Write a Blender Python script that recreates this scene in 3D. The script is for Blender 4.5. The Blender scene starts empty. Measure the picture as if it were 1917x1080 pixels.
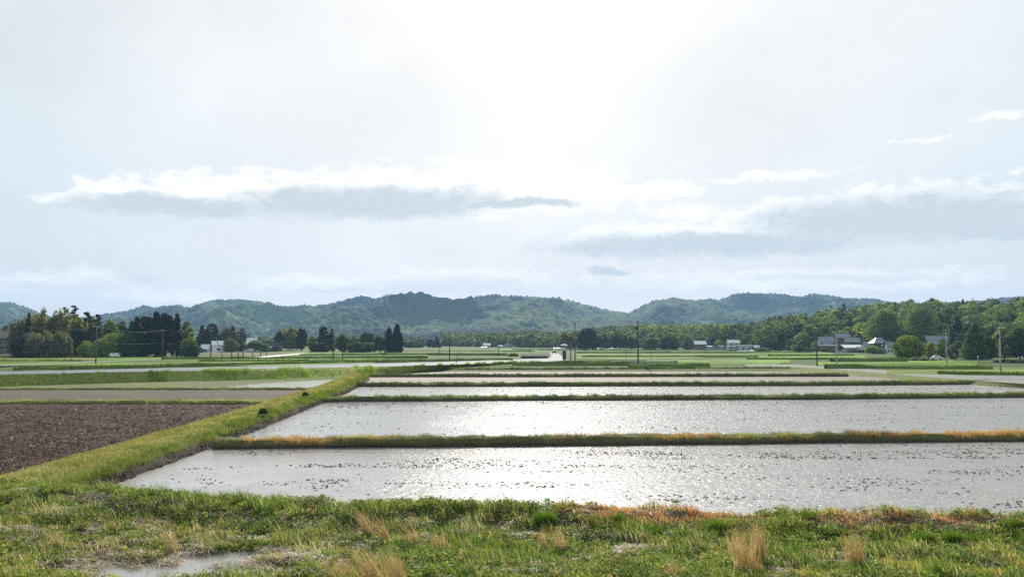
import bpy, math, random
import numpy as np
from math import radians, sin, cos, tan, atan, pi
S = bpy.context.scene
C = S.collection
R = np.random.RandomState(7)
random.seed(7)

# ------------------------------------------------------------------ camera, sky, sun
F, CX, CY, H, HOR = 1660.0, 958.5, 540.0, 7.0, 638.0
PITCH = atan((HOR - CY) / F)
cam = bpy.data.cameras.new('camera')
co = bpy.data.objects.new('camera', cam); C.objects.link(co)
co.location = (0, 0, H); co.rotation_euler = (pi/2 + PITCH, 0, 0)
cam.sensor_width = 36; cam.lens = 36*F/1917.0; cam.clip_start = .1; cam.clip_end = 20000
S.camera = co
S.view_settings.view_transform = 'Standard'; S.view_settings.look = 'None'
S.view_settings.gamma = 1; S.view_settings.exposure = 0.98
S.render.engine = 'CYCLES'
S.cycles.max_bounces = 6; S.cycles.volume_bounces = 1; S.cycles.transparent_max_bounces = 8
S.cycles.use_denoising = False; S.cycles.use_adaptive_sampling = False; S.cycles.sample_clamp_direct = 3.0; S.cycles.sample_clamp_indirect = 3.0

SUN_EL, SUN_AZ = radians(26.0), radians(1.2)      # azimuth measured from +Y towards +X
sd = (sin(SUN_AZ)*cos(SUN_EL), cos(SUN_AZ)*cos(SUN_EL), sin(SUN_EL))
sl = bpy.data.lights.new('sun', 'SUN'); sl.energy = 4.6; sl.angle = radians(.53); sl.color = (1, .95, .87)
so = bpy.data.objects.new('sun', sl); C.objects.link(so)
so.rotation_euler = (pi/2 - SUN_EL, 0, pi - SUN_AZ + 0.0)
import mathutils
so.rotation_euler = mathutils.Vector(sd).to_track_quat('Z', 'Y').to_euler()

W = bpy.data.worlds.new('World'); S.world = W; W.use_nodes = True
nt = W.node_tree; N = nt.nodes; L = nt.links; N.clear()
def nd(t, **k):
    n = N.new(t)
    for a, b in k.items(): setattr(n, a, b)
    return n
def M(op, a, b=None, c=None, clamp=False):
    n = nd('ShaderNodeMath', operation=op); n.use_clamp = clamp
    for i, v in enumerate((a, b, c)):
        if v is None: continue
        if isinstance(v, (int, float)): n.inputs[i].default_value = v
        else: L.new(v, n.inputs[i])
    return n.outputs[0]
def sstep(x, e0, e1):
    n = nd('ShaderNodeMapRange', interpolation_type='SMOOTHSTEP')
    L.new(x, n.inputs[0]); n.inputs[1].default_value = e0; n.inputs[2].default_value = e1
    return n.outputs[0]
def mixc(f, a, b):
    n = nd('ShaderNodeMix', data_type='RGBA')
    for s, v in ((n.inputs[0], f), (n.inputs[6], a), (n.inputs[7], b)):
        if isinstance(v, (int, float)): s.default_value = v
        elif isinstance(v, tuple): s.default_value = (*v, 1)
        else: L.new(v, s)
    return n.outputs[2]
sky = nd('ShaderNodeTexSky', sky_type='NISHITA', sun_disc=False)
sky.sun_elevation = SUN_EL; sky.sun_rotation = SUN_AZ; sky.air_density = 1.0; sky.dust_density = 3.0; sky.ozone_density = 1.5
tc = nd('ShaderNodeTexCoord'); sx = nd('ShaderNodeSeparateXYZ'); L.new(tc.outputs['Generated'], sx.inputs[0])
X, Y, Z = sx.outputs
az = M('MULTIPLY', M('ARCTAN2', X, Y), 57.2958)
el = M('MULTIPLY', M('ARCSINE', Z), 57.2958)
# low frequency warps of the cloud field, in degrees of azimuth and elevation
cv = nd('ShaderNodeCombineXYZ'); L.new(az, cv.inputs[0]); L.new(M('MULTIPLY', el, 1.5), cv.inputs[1])
def noise(scale, detail=6, rough=.55, off=0):
    mp = nd('ShaderNodeMapping'); L.new(cv.outputs[0], mp.inputs[0]); mp.inputs[1].default_value = (off, off*1.7, off*.3)
    n = nd('ShaderNodeTexNoise'); L.new(mp.outputs[0], n.inputs[0])
    n.inputs['Scale'].default_value = scale; n.inputs['Detail'].default_value = detail; n.inputs['Roughness'].default_value = rough
    return n.outputs['Fac']
n1 = noise(.33, 8, .6, 3); n2 = noise(.9, 8, .62, 17); n3 = noise(.12, 5, .5, 9)
azw = M('ADD', az, M('MULTIPLY', M('SUBTRACT', n3, .5), 6.0))
elw = M('ADD', el, M('MULTIPLY', M('SUBTRACT', n1, .5), 1.6))
def a_(px): return math.degrees(atan((px - CX)/F))
def e_(py): return math.degrees(atan((HOR - py)/F))
def blob(px, py, wx, wy, tilt=0.0, azs=azw, els=elw):
    """soft ellipse in sky angles; wx, wy are half sizes in photo pixels"""
    u = M('DIVIDE', M('SUBTRACT', azs, a_(px)), wx/F*57.3)
    v = M('DIVIDE', M('SUBTRACT', M('SUBTRACT', els, e_(py)), M('MULTIPLY', M('SUBTRACT', azs, a_(px)), tilt)), wy/F*57.3)
    r2 = M('ADD', M('MULTIPLY', u, u), M('MULTIPLY', v, v))
    return M('SUBTRACT', 1.0, r2)
def union(bs):
    o = bs[0]
    for b in bs[1:]: o = M('SMOOTH_MAX', o, b, .35)
    return o
edge = M('MULTIPLY', M('SUBTRACT', n2, .5), 2.6)
top = union([blob(240, 386, 120, 32), blob(460, 370, 230, 48), blob(700, 362, 280, 56, .05), blob(960, 345, 230, 66),
             blob(1100, 360, 110, 46), blob(1330, 448, 320, 44, .03), blob(1620, 425, 400, 60, .05), blob(1800, 415, 300, 46)])
top2 = union([blob(880, 528, 300, 34), blob(620, 532, 150, 26), blob(1240, 360, 90, 22), blob(1290, 395, 110, 18),
              blob(110, 540, 180, 26), blob(320, 560, 180, 18), blob(1500, 530, 420, 26), blob(1450, 340, 170, 12), blob(1720, 290, 60, 7), blob(1085, 212, 42, 12)])
top3 = union([blob(1880, 268, 60, 9), blob(1180, 355, 45, 14), blob(1480, 335, 55, 10), blob(1017, 227, 16, 7), blob(430, 345, 60, 10), blob(90, 395, 70, 12)])
dark = union([blob(330, 402, 200, 22), blob(690, 380, 280, 36, .03), blob(1330, 462, 300, 28), blob(1700, 430, 300, 46, .02),
              blob(1880, 460, 120, 18), blob(1150, 510, 40, 9), blob(980, 380, 150, 10)])
dark2 = union([blob(860, 535, 230, 20), blob(260, 535, 60, 12), blob(1560, 528, 200, 10), blob(110, 548, 110, 12), blob(650, 545, 120, 8)])
mtop = sstep(M('ADD', top, edge), -.05, 1.15)
mtop2 = M('MULTIPLY', sstep(M('ADD', M('MAXIMUM', top2, top3), edge), .0, 1.3), .85)
mdark = M('MULTIPLY', sstep(M('ADD', dark, M('MULTIPLY', edge, .7)), -.45, .8), 1.0)
mdark2 = M('MULTIPLY', sstep(M('ADD', dark2, M('MULTIPLY', edge, 1.0)), -.2, 1.0), .55)
# angle from the sun: thin veil aureole
dot = nd('ShaderNodeVectorMath', operation='DOT_PRODUCT'); L.new(tc.outputs['Generated'], dot.inputs[0]); dot.inputs[1].default_value = sd
ang = M('MULTIPLY', M('ARCCOSINE', M('MINIMUM', dot.outputs['Value'], 1.0)), 57.2958)
aur = M('EXPONENT', M('MULTIPLY', M('MULTIPLY', ang, ang), -1/(2*4.4**2)))
aur2 = M('EXPONENT', M('MULTIPLY', ang, -1/10.0))
# veil: pale thin haze cloud over the blue sky, units are those of the sky texture
VEIL = (4.85, 4.88, 4.85)
base = mixc(sstep(ang, 62, 12), (2.85, 3.55, 3.85), VEIL)
base = mixc(M('MULTIPLY', sstep(el, 9, 0), .6), base, (6.6, 5.5, 4.5))
base = mixc(.02, base, sky.outputs[0])
# upper corners a little bluer, fading with distance from the sun; behind the camera a pale veil added to brighten the fill light
base = mixc(sstep(ang, 60, 110), base, mixc(.4, (4.3, 4.8, 5.4), sky.outputs[0]))
veil2 = noise(.07, 4, .5, 31)
vm = nd('ShaderNodeVectorMath', operation='SCALE'); L.new(base, vm.inputs[0])
L.new(M('ADD', .93, M('MULTIPLY', M('SUBTRACT', veil2, .5), .35)), vm.inputs['Scale'])
col = mixc(M('MULTIPLY', mtop2, .8), vm.outputs[0], (6.8, 6.3, 5.8))
col = mixc(mdark2, col, (4.0, 3.9, 3.75))
col = mixc(mtop, col, (6.9, 6.6, 6.3))
col = mixc(mdark, col, (3.45, 3.65, 3.65))
glow = nd('ShaderNodeVectorMath', operation='MULTIPLY_ADD')
gs = M('ADD', M('MULTIPLY', aur, 3.6), M('MULTIPLY', aur2, .6))
cb = nd('ShaderNodeCombineXYZ'); [L.new(gs, cb.inputs[i]) for i in range(3)]
L.new(cb.outputs[0], glow.inputs[0]); glow.inputs[1].default_value = (1, .97, .93); L.new(col, glow.inputs[2])
bg = nd('ShaderNodeBackground'); bg.inputs['Strength'].default_value = .1
L.new(glow.outputs[0], bg.inputs['Color'])
wo = nd('ShaderNodeOutputWorld'); L.new(bg.outputs[0], wo.inputs['Surface'])

# ------------------------------------------------------------------ projection helpers
CP, SP = cos(PITCH), sin(PITCH)
def ray(px, py):
    x = (px - CX)/F; y = -(py - CY)/F
    return np.array([x, CP - y*SP, SP + y*CP])
def gp(px, py, z=0.0):
    d = ray(px, py); t = (z - H)/d[2]
    return (t*d[0], t*d[1], z)
def at(px, py, Yd):
    d = ray(px, py); t = Yd/d[1]
    return (t*d[0], Yd, H + t*d[2])
def xat(px, Yd):                       # world x of a column seen near the horizon
    return (px - CX)/F*Yd*1.0017
def zat(py, Yd): return at(CX, py, Yd)[2]

# ------------------------------------------------------------------ numpy noise
def h2(ix, iy, s=0):
    n = (ix.astype(np.int64)*374761393 + iy.astype(np.int64)*668265263 + s*1442695041) & 0x7fffffff
    n = ((n ^ (n >> 13))*1274126177) & 0x7fffffff
    return ((n ^ (n >> 16)) & 0xffffff)/float(0xffffff)
def vnoise(x, y, s=0):
    x = np.asarray(x, float); y = np.asarray(y, float)
    ix = np.floor(x); iy = np.floor(y); fx = x-ix; fy = y-iy
    fx = fx*fx*(3-2*fx); fy = fy*fy*(3-2*fy)
    a = h2(ix, iy, s); b = h2(ix+1, iy, s); c = h2(ix, iy+1, s); d = h2(ix+1, iy+1, s)
    return (a*(1-fx)+b*fx)*(1-fy)+(c*(1-fx)+d*fx)*fy
def fbm(x, y, o=4, s=0, g=.5):
    v = 0; a = 1; t = 0
    for k in range(o):
        v = v + a*vnoise(x*2**k+k*17.3, y*2**k-k*9.1, s+k); t += a; a *= g
    return v/t
def sm(x, a, b):
    t = np.clip((np.asarray(x, float)-a)/(b-a), 0, 1); return t*t*(3-2*t)
def worley(x, y, s=0):
    """F1 distance on a unit jittered grid and the cell's own random value"""
    ix = np.floor(x); iy = np.floor(y); best = np.full(np.shape(x), 9.0); rv = np.zeros(np.shape(x))
    for dx in (-1, 0, 1):
        for dy in (-1, 0, 1):
            cx = ix+dx; cy = iy+dy
            d = np.hypot(cx+h2(cx, cy, s)-x, cy+h2(cx, cy, s+5)-y)
            m = d < best; best = np.where(m, d, best); rv = np.where(m, h2(cx, cy, s+9), rv)
    return best, rv

# ------------------------------------------------------------------ mesh helpers
def link(o, parent=None):
    C.objects.link(o)
    if parent is not None: o.parent = parent
    return o
def tag(o, label=None, cat=None, group=None, kind=None):
    if label: o['label'] = label
    if cat: o['category'] = cat
    if group: o['group'] = group
    if kind: o['kind'] = kind
    return o
def empty(name, loc, rz=0.0):
    o = bpy.data.objects.new(name, None); o.location = loc; o.rotation_euler = (0, 0, rz); o.empty_display_size = .3
    return link(o)
def fmesh(name, V, Fc, mat, col=None, parent=None, smooth=False):
    """fast mesh: V (n,3), Fc (m,k) one face size, col (n,3)"""
    V = np.asarray(V, np.float32); Fc = np.asarray(Fc, np.int32); k = Fc.shape[1]
    me = bpy.data.meshes.new(name)
    me.vertices.add(len(V)); me.vertices.foreach_set('co', V.ravel())
    me.loops.add(Fc.size); me.loops.foreach_set('vertex_index', Fc.ravel())
    me.polygons.add(len(Fc)); me.polygons.foreach_set('loop_start', np.arange(0, Fc.size, k, dtype=np.int32))
    me.polygons.foreach_set('loop_total', np.full(len(Fc), k, np.int32))
    if smooth: me.polygons.foreach_set('use_smooth', np.ones(len(Fc), bool))
    me.update(calc_edges=True)
    if col is not None:
        at_ = me.color_attributes.new('Col', 'FLOAT_COLOR', 'POINT')
        c4 = np.ones((len(V), 4), np.float32); c4[:, :3] = col; at_.data.foreach_set('color', c4.ravel())
    me.materials.append(mat)
    return link(bpy.data.objects.new(name, me), parent)
def gridfaces(nu, nv):
    i = np.arange(nu-1)[:, None]*nv + np.arange(nv-1)[None, :]
    i = i.ravel(); return np.stack([i, i+nv, i+nv+1, i+1], 1)

class MB:                                   # small builder for hard-surface parts
    def __init__(s): s.v = []; s.f = []
    def add(s, vs, fs):
        b = len(s.v); s.v += [tuple(map(float, v)) for v in vs]; s.f += [tuple(i+b for i in f) for f in fs]
    def box(s, x0, x1, y0, y1, z0, z1):
        s.add([(x0,y0,z0),(x1,y0,z0),(x1,y1,z0),(x0,y1,z0),(x0,y0,z1),(x1,y0,z1),(x1,y1,z1),(x0,y1,z1)],
              [(0,3,2,1),(4,5,6,7),(0,1,5,4),(1,2,6,5),(2,3,7,6),(3,0,4,7)])
    def tube(s, pts, rs, n=8, cap=True):
        pts = [mathutils.Vector(p) for p in pts]
        if isinstance(rs, (int, float)): rs = [rs]*len(pts)
        b = len(s.v)
        for i, p in enumerate(pts):
            d = (pts[min(i+1, len(pts)-1)] - pts[max(i-1, 0)]).normalized()
            u = d.orthogonal().normalized() if abs(d.z) < .99 else mathutils.Vector((1, 0, 0))
            u = (u - d*u.dot(d)).normalized(); w = d.cross(u)
            for k in range(n):
                a = 2*pi*k/n; q = p + (u*cos(a)+w*sin(a))*rs[i]; s.v.append(tuple(q))
        for i in range(len(pts)-1):
            for k in range(n):
                a = b+i*n+k; c = b+i*n+(k+1) % n; s.f.append((a, c, c+n, a+n))
        if cap:
            s.f.append(tuple(b+k for k in range(n))[::-1]); s.f.append(tuple(b+(len(pts)-1)*n+k for k in range(n)))
    def lathe(s, prof, n=12, c=(0, 0, 0)):
        b = len(s.v)
        for r, z in prof:
            for k in range(n): a = 2*pi*k/n; s.v.append((c[0]+r*cos(a), c[1]+r*sin(a), c[2]+z))
        for i in range(len(prof)-1):
            for k in range(n):
                a = b+i*n+k; d = b+i*n+(k+1) % n; s.f.append((a, d, d+n, a+n))
    def build(s, name, mat, parent=None, smooth=False):
        me = bpy.data.meshes.new(name); me.from_pydata(s.v, [], s.f); me.materials.append(mat); me.update()
        if smooth: me.polygons.foreach_set('use_smooth', np.ones(len(me.polygons), bool))
        return link(bpy.data.objects.new(name, me), parent)

# ------------------------------------------------------------------ materials
def newmat(name):
    m = bpy.data.materials.new(name); m.use_nodes = True; t = m.node_tree; t.nodes.clear()
    o = t.nodes.new('ShaderNodeOutputMaterial'); return m, t, o
def tn(t, ty, ins=None, **k):
    n = t.nodes.new(ty)
    for a, b in k.items(): setattr(n, a, b)
    for a, b in (ins or {}).items():
        if isinstance(b, bpy.types.NodeSocket): t.links.new(b, n.inputs[a])
        else: n.inputs[a].default_value = b
    return n
def leafmat(name, trans=.42, rough=.7, warm=(1.25, 1.2, .6), spec=.08):
    m, t, o = newmat(name)
    a = tn(t, 'ShaderNodeAttribute', attribute_name='Col')
    p = tn(t, 'ShaderNodeBsdfPrincipled', {'Base Color': a.outputs['Color'], 'Roughness': rough, 'Specular IOR Level': spec})
    mx = tn(t, 'ShaderNodeMix', {0: 1.0, 6: a.outputs['Color'], 7: (*warm, 1)}, data_type='RGBA', blend_type='MULTIPLY')
    tr = tn(t, 'ShaderNodeBsdfTranslucent', {'Color': mx.outputs[2]})
    ms = tn(t, 'ShaderNodeMixShader', {0: trans, 1: p.outputs[0], 2: tr.outputs[0]})
    t.links.new(ms.outputs[0], o.inputs['Surface']); return m
def groundmat(name, scale=3.0, amp=.5, bump=.4, rough=.95, dist=.05, spec=.2):
    """vertex colour broken up with two octaves of object-space noise"""
    m, t, o = newmat(name)
    a = tn(t, 'ShaderNodeAttribute', attribute_name='Col'); g = tn(t, 'ShaderNodeNewGeometry')
    n = tn(t, 'ShaderNodeTexNoise', {'Vector': g.outputs['Position'], 'Scale': scale, 'Detail': 8, 'Roughness': .65})
    mr = tn(t, 'ShaderNodeMapRange', {0: n.outputs['Fac'], 1: .25, 2: .75, 3: 1-amp, 4: 1+amp})
    v = tn(t, 'ShaderNodeVectorMath', {0: a.outputs['Color'], 'Scale': mr.outputs[0]}, operation='SCALE')
    bp = tn(t, 'ShaderNodeBump', {'Strength': bump, 'Distance': dist, 'Height': n.outputs['Fac']})
    p = tn(t, 'ShaderNodeBsdfPrincipled', {'Base Color': v.outputs[0], 'Roughness': rough, 'Normal': bp.outputs[0], 'Specular IOR Level': spec*.15})
    t.links.new(p.outputs[0], o.inputs['Surface']); return m
def plain(name, c, rough=.6, metal=0.0, nscale=2.0, amp=.18, spec=.4):
    m, t, o = newmat(name)
    tcx = tn(t, 'ShaderNodeTexCoord')
    n = tn(t, 'ShaderNodeTexNoise', {'Vector': tcx.outputs['Object'], 'Scale': nscale, 'Detail': 6, 'Roughness': .6})
    mr = tn(t, 'ShaderNodeMapRange', {0: n.outputs['Fac'], 1: .3, 2: .7, 3: 1-amp, 4: 1+amp})
    v = tn(t, 'ShaderNodeVectorMath', {0: (c[0], c[1], c[2]), 'Scale': mr.outputs[0]}, operation='SCALE')
    p = tn(t, 'ShaderNodeBsdfPrincipled', {'Base Color': v.outputs[0], 'Roughness': rough, 'Metallic': metal, 'Specular IOR Level': spec})
    t.links.new(p.outputs[0], o.inputs['Surface']); return m
def watermat(name, mud=(.33, .31, .28), rough=.11, wave=.75, muddy=0.35, wscale=1.0):
    """shallow muddy water: mirror surface with wind ripples; mud just under it shows in noise patches"""
    m, t, o = newmat(name)
    g = tn(t, 'ShaderNodeNewGeometry')
    mp = tn(t, 'ShaderNodeMapping', {0: g.outputs['Position'], 'Rotation': (0, 0, radians(14)), 'Scale': (.85, .75, 1)})
    w1 = tn(t, 'ShaderNodeTexNoise', {'Vector': mp.outputs[0], 'Scale': 3.4*wscale, 'Detail': 5, 'Roughness': .62, 'Distortion': .6})
    w2 = tn(t, 'ShaderNodeTexNoise', {'Vector': mp.outputs[0], 'Scale': 12*wscale, 'Detail': 3, 'Roughness': .6})
    ad = tn(t, 'ShaderNodeMath', {0: w2.outputs['Fac'], 1: .35, 2: w1.outputs['Fac']}, operation='MULTIPLY_ADD')
    # calmer water near the sheltered left banks, windier to the right
    sp = tn(t, 'ShaderNodeSeparateXYZ', {0: g.outputs['Position']})
    pn = tn(t, 'ShaderNodeTexNoise', {'Vector': g.outputs['Position'], 'Scale': .09, 'Detail': 5})
    xx = tn(t, 'ShaderNodeMath', {0: pn.outputs['Fac'], 1: 26.0, 2: sp.outputs[0]}, operation='MULTIPLY_ADD')
    calm = tn(t, 'ShaderNodeMapRange', {0: xx.outputs[0], 1: -2.0, 2: 34.0, 3: .25, 4: 1.05})
    gu = tn(t, 'ShaderNodeTexNoise', {'Vector': mp.outputs[0], 'Scale': .55, 'Detail': 4, 'Roughness': .7})
    gm = tn(t, 'ShaderNodeMapRange', {0: gu.outputs['Fac'], 1: .3, 2: .7, 3: .65, 4: 1.25})
    c2 = tn(t, 'ShaderNodeMath', {0: calm.outputs[0], 1: gm.outputs[0]}, operation='MULTIPLY')
    st = tn(t, 'ShaderNodeMath', {0: c2.outputs[0], 1: wave}, operation='MULTIPLY')
    bp = tn(t, 'ShaderNodeBump', {'Strength': st.outputs[0], 'Distance': .12, 'Height': ad.outputs[0]})
    mn = tn(t, 'ShaderNodeTexNoise', {'Vector': g.outputs['Position'], 'Scale': .35, 'Detail': 9, 'Roughness': .7})
    mc = tn(t, 'ShaderNodeMix', {0: mn.outputs['Fac'], 6: (mud[0]*.6, mud[1]*.6, mud[2]*.6, 1), 7: (mud[0]*1.4, mud[1]*1.4, mud[2]*1.4, 1)}, data_type='RGBA')
    p = tn(t, 'ShaderNodeBsdfPrincipled', {'Base Color': mc.outputs[2], 'Roughness': rough, 'IOR': 2.3, 'Specular IOR Level': .5, 'Normal': bp.outputs[0]})
    # mud flats that break the surface
    m2 = tn(t, 'ShaderNodeTexNoise', {'Vector': g.outputs['Position'], 'Scale': 1.3, 'Detail': 9, 'Roughness': .75})
    th = tn(t, 'ShaderNodeMapRange', {0: m2.outputs['Fac'], 1: .62-muddy*.25, 2: .68-muddy*.25})
    b2 = tn(t, 'ShaderNodeBump', {'Strength': .8, 'Distance': .1, 'Height': m2.outputs['Fac']})
    q = tn(t, 'ShaderNodeBsdfPrincipled', {'Base Color': (mud[0]*.7, mud[1]*.68, mud[2]*.66, 1), 'Roughness': .85, 'Specular IOR Level': .08, 'Normal': b2.outputs[0]})
    ms = tn(t, 'ShaderNodeMixShader', {0: th.outputs[0], 1: p.outputs[0], 2: q.outputs[0]})
    t.links.new(ms.outputs[0] if muddy > 0 else p.outputs[0], o.inputs['Surface']); return m

M_leaf = leafmat('leaf'); M_grass = leafmat('grass', .45, .6, (1.2, 1.15, .6), .12)
M_needle = leafmat('needle', .12, .7, (1, 1, .8), .1)
M_straw = leafmat('straw', .3, .6, (1.1, 1, .8))
M_ground = groundmat('ground', 1.2, .45, .5, dist=.08)
M_bank = groundmat('bank_soil', 4.0, .45, .6)
M_soil = groundmat('soil', 5.0, .5, 1.0, dist=.06)
M_field = groundmat('field', .8, .3, .5)
M_far = groundmat('far_wood', .02, .35, .3, dist=2.0, spec=0.05)
M_road = plain('asphalt', (.10, .115, .14), .85, 0, .8, .15, .12)
M_lane = plain('lane_gravel', (.20, .20, .17), .95, 0, 1.5, .25, .05)
M_bark = plain('bark', (.06, .045, .032), .9, 0, 3, .35)
M_water = watermat('water', muddy=0)
M_water_mud = watermat('water_mud', muddy=.5)
M_mudflat = watermat('mud_flat', mud=(.24, .20, .165), muddy=1.25)
M_puddle = watermat('puddle', mud=(.2, .19, .17), rough=.05, wave=.25, muddy=0)
M_conc = plain('concrete', (.36, .36, .35), .8, 0, 4, .15)
M_polew = plain('weathered_pole', (.075, .07, .065), .8, 0, 4, .2)
M_dark = plain('dark_metal', (.04, .043, .045), .5, .3, 4, .2)
M_wire = plain('wire', (.05, .05, .05), .9, 0, 2, .1, .05)
M_wirel = plain('wire_pale', (.20, .20, .19), .7, 0, 2, .1, .1)
M_wall = plain('plaster', (.5, .48, .44), .85, 0, 1, .12)
M_wallw = plain('white_wall', (.72, .72, .7), .8, 0, 1, .08)
M_wallb = plain('brown_boards', (.13, .09, .065), .8, 0, 2, .3)
M_wallk = plain('black_boards', (.035, .035, .04), .7, 0, 2, .2)
M_roofg = plain('grey_tiles', (.2, .205, .22), .35, 0, 3, .2, .6)
M_roofw = plain('white_sheet_roof', (.7, .7, .7), .25, .2, 1, .1, .6)
M_roofb = plain('brown_tiles', (.2, .12, .09), .5, 0, 3, .25)
M_roofbl = plain('blue_sheet', (.12, .2, .3), .4, .2, 2, .15)
M_glass = plain('window_glass', (.03, .035, .04), .1, 0, 2, .1, .7)
M_film = plain('greenhouse_film', (.75, .77, .76), .3, 0, 1, .08)
M_car = plain('car_paint', (.02, .022, .026), .55, 0, 2, .05, .25)
M_carw = plain('white_paint', (.75, .75, .75), .3, 0, 2, .05, .6)
M_tyre = plain('tyre', (.02, .02, .02), .8)
M_net = plain('net', (.14, .25, .24), .7, 0, 2, .2)
M_stone = plain('stone', (.3, .29, .27), .85, 0, 5, .25)
M_red = plain('orange_paint', (.6, .12, .05), .6)
M_rust = plain('steel_rail', (.25, .3, .34), .4, .5)

# ------------------------------------------------------------------ terrain
WLY = [0, 36, 41, 67, 99, 120, 157, 180, 230]
WLX = [-19.0, -19.3, -19.6, -20.1, -21.4, -22.3, -25.2, -28.5, -34]
def xw(y): return np.interp(y, WLY, WLX)                  # waterline of the long bank
def yedge(x): return 37.6 - .111*(np.asarray(x, float)+16.6)    # waterline of the near bank
def gz(x, y):
    x = np.asarray(x, float); y = np.asarray(y, float)
    far = sm(y, 196, 214)
    farz = .55 + .5*sm(-x, -10, 60)*sm(y, 185, 230)
    left = .12 + 0*x
    pad = -.3 + 0*x
    lw = sm(xw(y)-x, 2.0, 5.0)
    base = pad*(1-lw)+left*lw
    z = base*(1-far)+farz*far
    # road-side strip on the left rises earlier
    # near marsh and bank
    e = yedge(x)
    near = .12 + .22*(fbm(x*.35, y*.5, 4, 3)-.5) + .32*(fbm(x*1.3, y*1.6, 4, 5)-.5)
    near = near + .5*np.exp(-((y-(e-1.6))/1.6)**2)*(.8+.4*vnoise(x*.3, y*0+3, 8))
    near = near + np.clip(22-y, 0, 99)*.25
    near = near + .35*sm(-x, 12, 18)*sm(y, 27, 33)
    for (px, py, rx, ry, dp) in PUD:
        c = gp(px, py, .05); near = near - dp*np.exp(-((x-c[0])/rx)**2-((y-c[1])/ry)**2)
    k = sm(y-e, -.9, .6)
    onbank = sm(xw(y)-x, -2.5, 0)
    k = k*(1-onbank) + sm(y-e, 2, 6)*onbank
    k = np.where(y > 60, 1.0, k)
    return near*(1-k)+z*k
PUD = [(300, 1062, 2.2, .8, .28), (395, 1045, 1.3, .8, .26), (470, 1040, 1.2, .7, .24), (560, 1030, 1.0, .5, .22), (440, 1070, 1.6, .6, .2), (880, 988, .8, .3, .2), (1190, 1025, .8, .3, .2), (1120, 1018, 1.0, .5, .22), (1700, 1045, .5, .4, .0), (250, 1075, 2, .8, .28)]
xs = np.unique(np.concatenate([-np.geomspace(40, 6800, 60), np.arange(-40, 40, .3), np.geomspace(40, 6800, 60)]))
ys = np.unique(np.concatenate([np.arange(-60, 20, 4), np.arange(20, 44, .2), np.arange(44, 240, 2.0), np.geomspace(240, 7200, 70)]))
GX, GY = np.meshgrid(xs, ys, indexing='ij')
GZ = gz(GX, GY)
n = fbm(GX*.02, GY*.02, 4, 11); n2_ = fbm(GX*.6, GY*.6, 3, 21)
def lerp(a, b, t): return np.asarray(a)*(1-t[..., None])+np.asarray(b)*t[..., None]
GC = lerp((.045, .075, .02), (.10, .125, .035), n)
mud = sm(-GZ, .05, .2)
nearm = (GY < 45).astype(float)
GC = GC*(1-nearm[..., None]) + nearm[..., None]*lerp((.05, .045, .03), (.10, .085, .05), n2_)
GC = lerp2 = GC*(1-mud[..., None]) + np.array((.07, .055, .04))*mud[..., None]
ground = fmesh('ground', np.stack([GX, GY, GZ], -1).reshape(-1, 3), gridfaces(len(xs), len(ys))[:, ::-1], M_ground, GC.reshape(-1, 3), smooth=True)
tag(ground, 'flat green valley floor of rice fields', None, None, 'structure')

def fill(px, py, ymax=None):
    """photo pixel -> point on the terrain"""
    z = .3
    for _ in range(6):
        p = gp(px, py, z); z = float(gz(p[0], p[1]))
    return (p[0], p[1], z)

def poly_sheet(name, pts, z, mat, c=(.1, .1, .1), step=None, rough=0.0, kind='structure', label=None, jit=.25):
    """flat sheet inside a convex-ish outline given as left and right border curves: pts = [(xl, xr, y), ...]"""
    ya = [p[2] for p in pts]; xl = [p[0] for p in pts]; xr = [p[1] for p in pts]
    y0, y1 = ya[0], ya[-1]
    ny = max(8, int((y1-y0)/(step or 2))+1); nx = max(8, int(max(b-a for a, b in zip(xl, xr))/(step or 3))+1)
    v = np.linspace(0, 1, ny); u = np.linspace(0, 1, nx)
    U, V = np.meshgrid(u, v, indexing='ij'); YY = y0+(y1-y0)*V
    XX = np.interp(YY, ya, xl)*(1-U)+np.interp(YY, ya, xr)*U
    ZZ = np.full(XX.shape, float(z))
    if rough: ZZ = ZZ + rough*(fbm(XX*1.3, YY*1.3, 4, 4)-.5) + rough*.9*(worley(XX*2.2, YY*2.2, 3)[0]*-1+.5)
    cc = lerp(np.array(c)*.75, np.array(c)*1.25, fbm(XX*.15, YY*.3, 4, 6))
    o = fmesh(name, np.stack([XX, YY, ZZ], -1).reshape(-1, 3), gridfaces(nx, ny), mat, cc.reshape(-1, 3), smooth=not rough)
    tag(o, label, None, None, kind); return o

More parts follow.
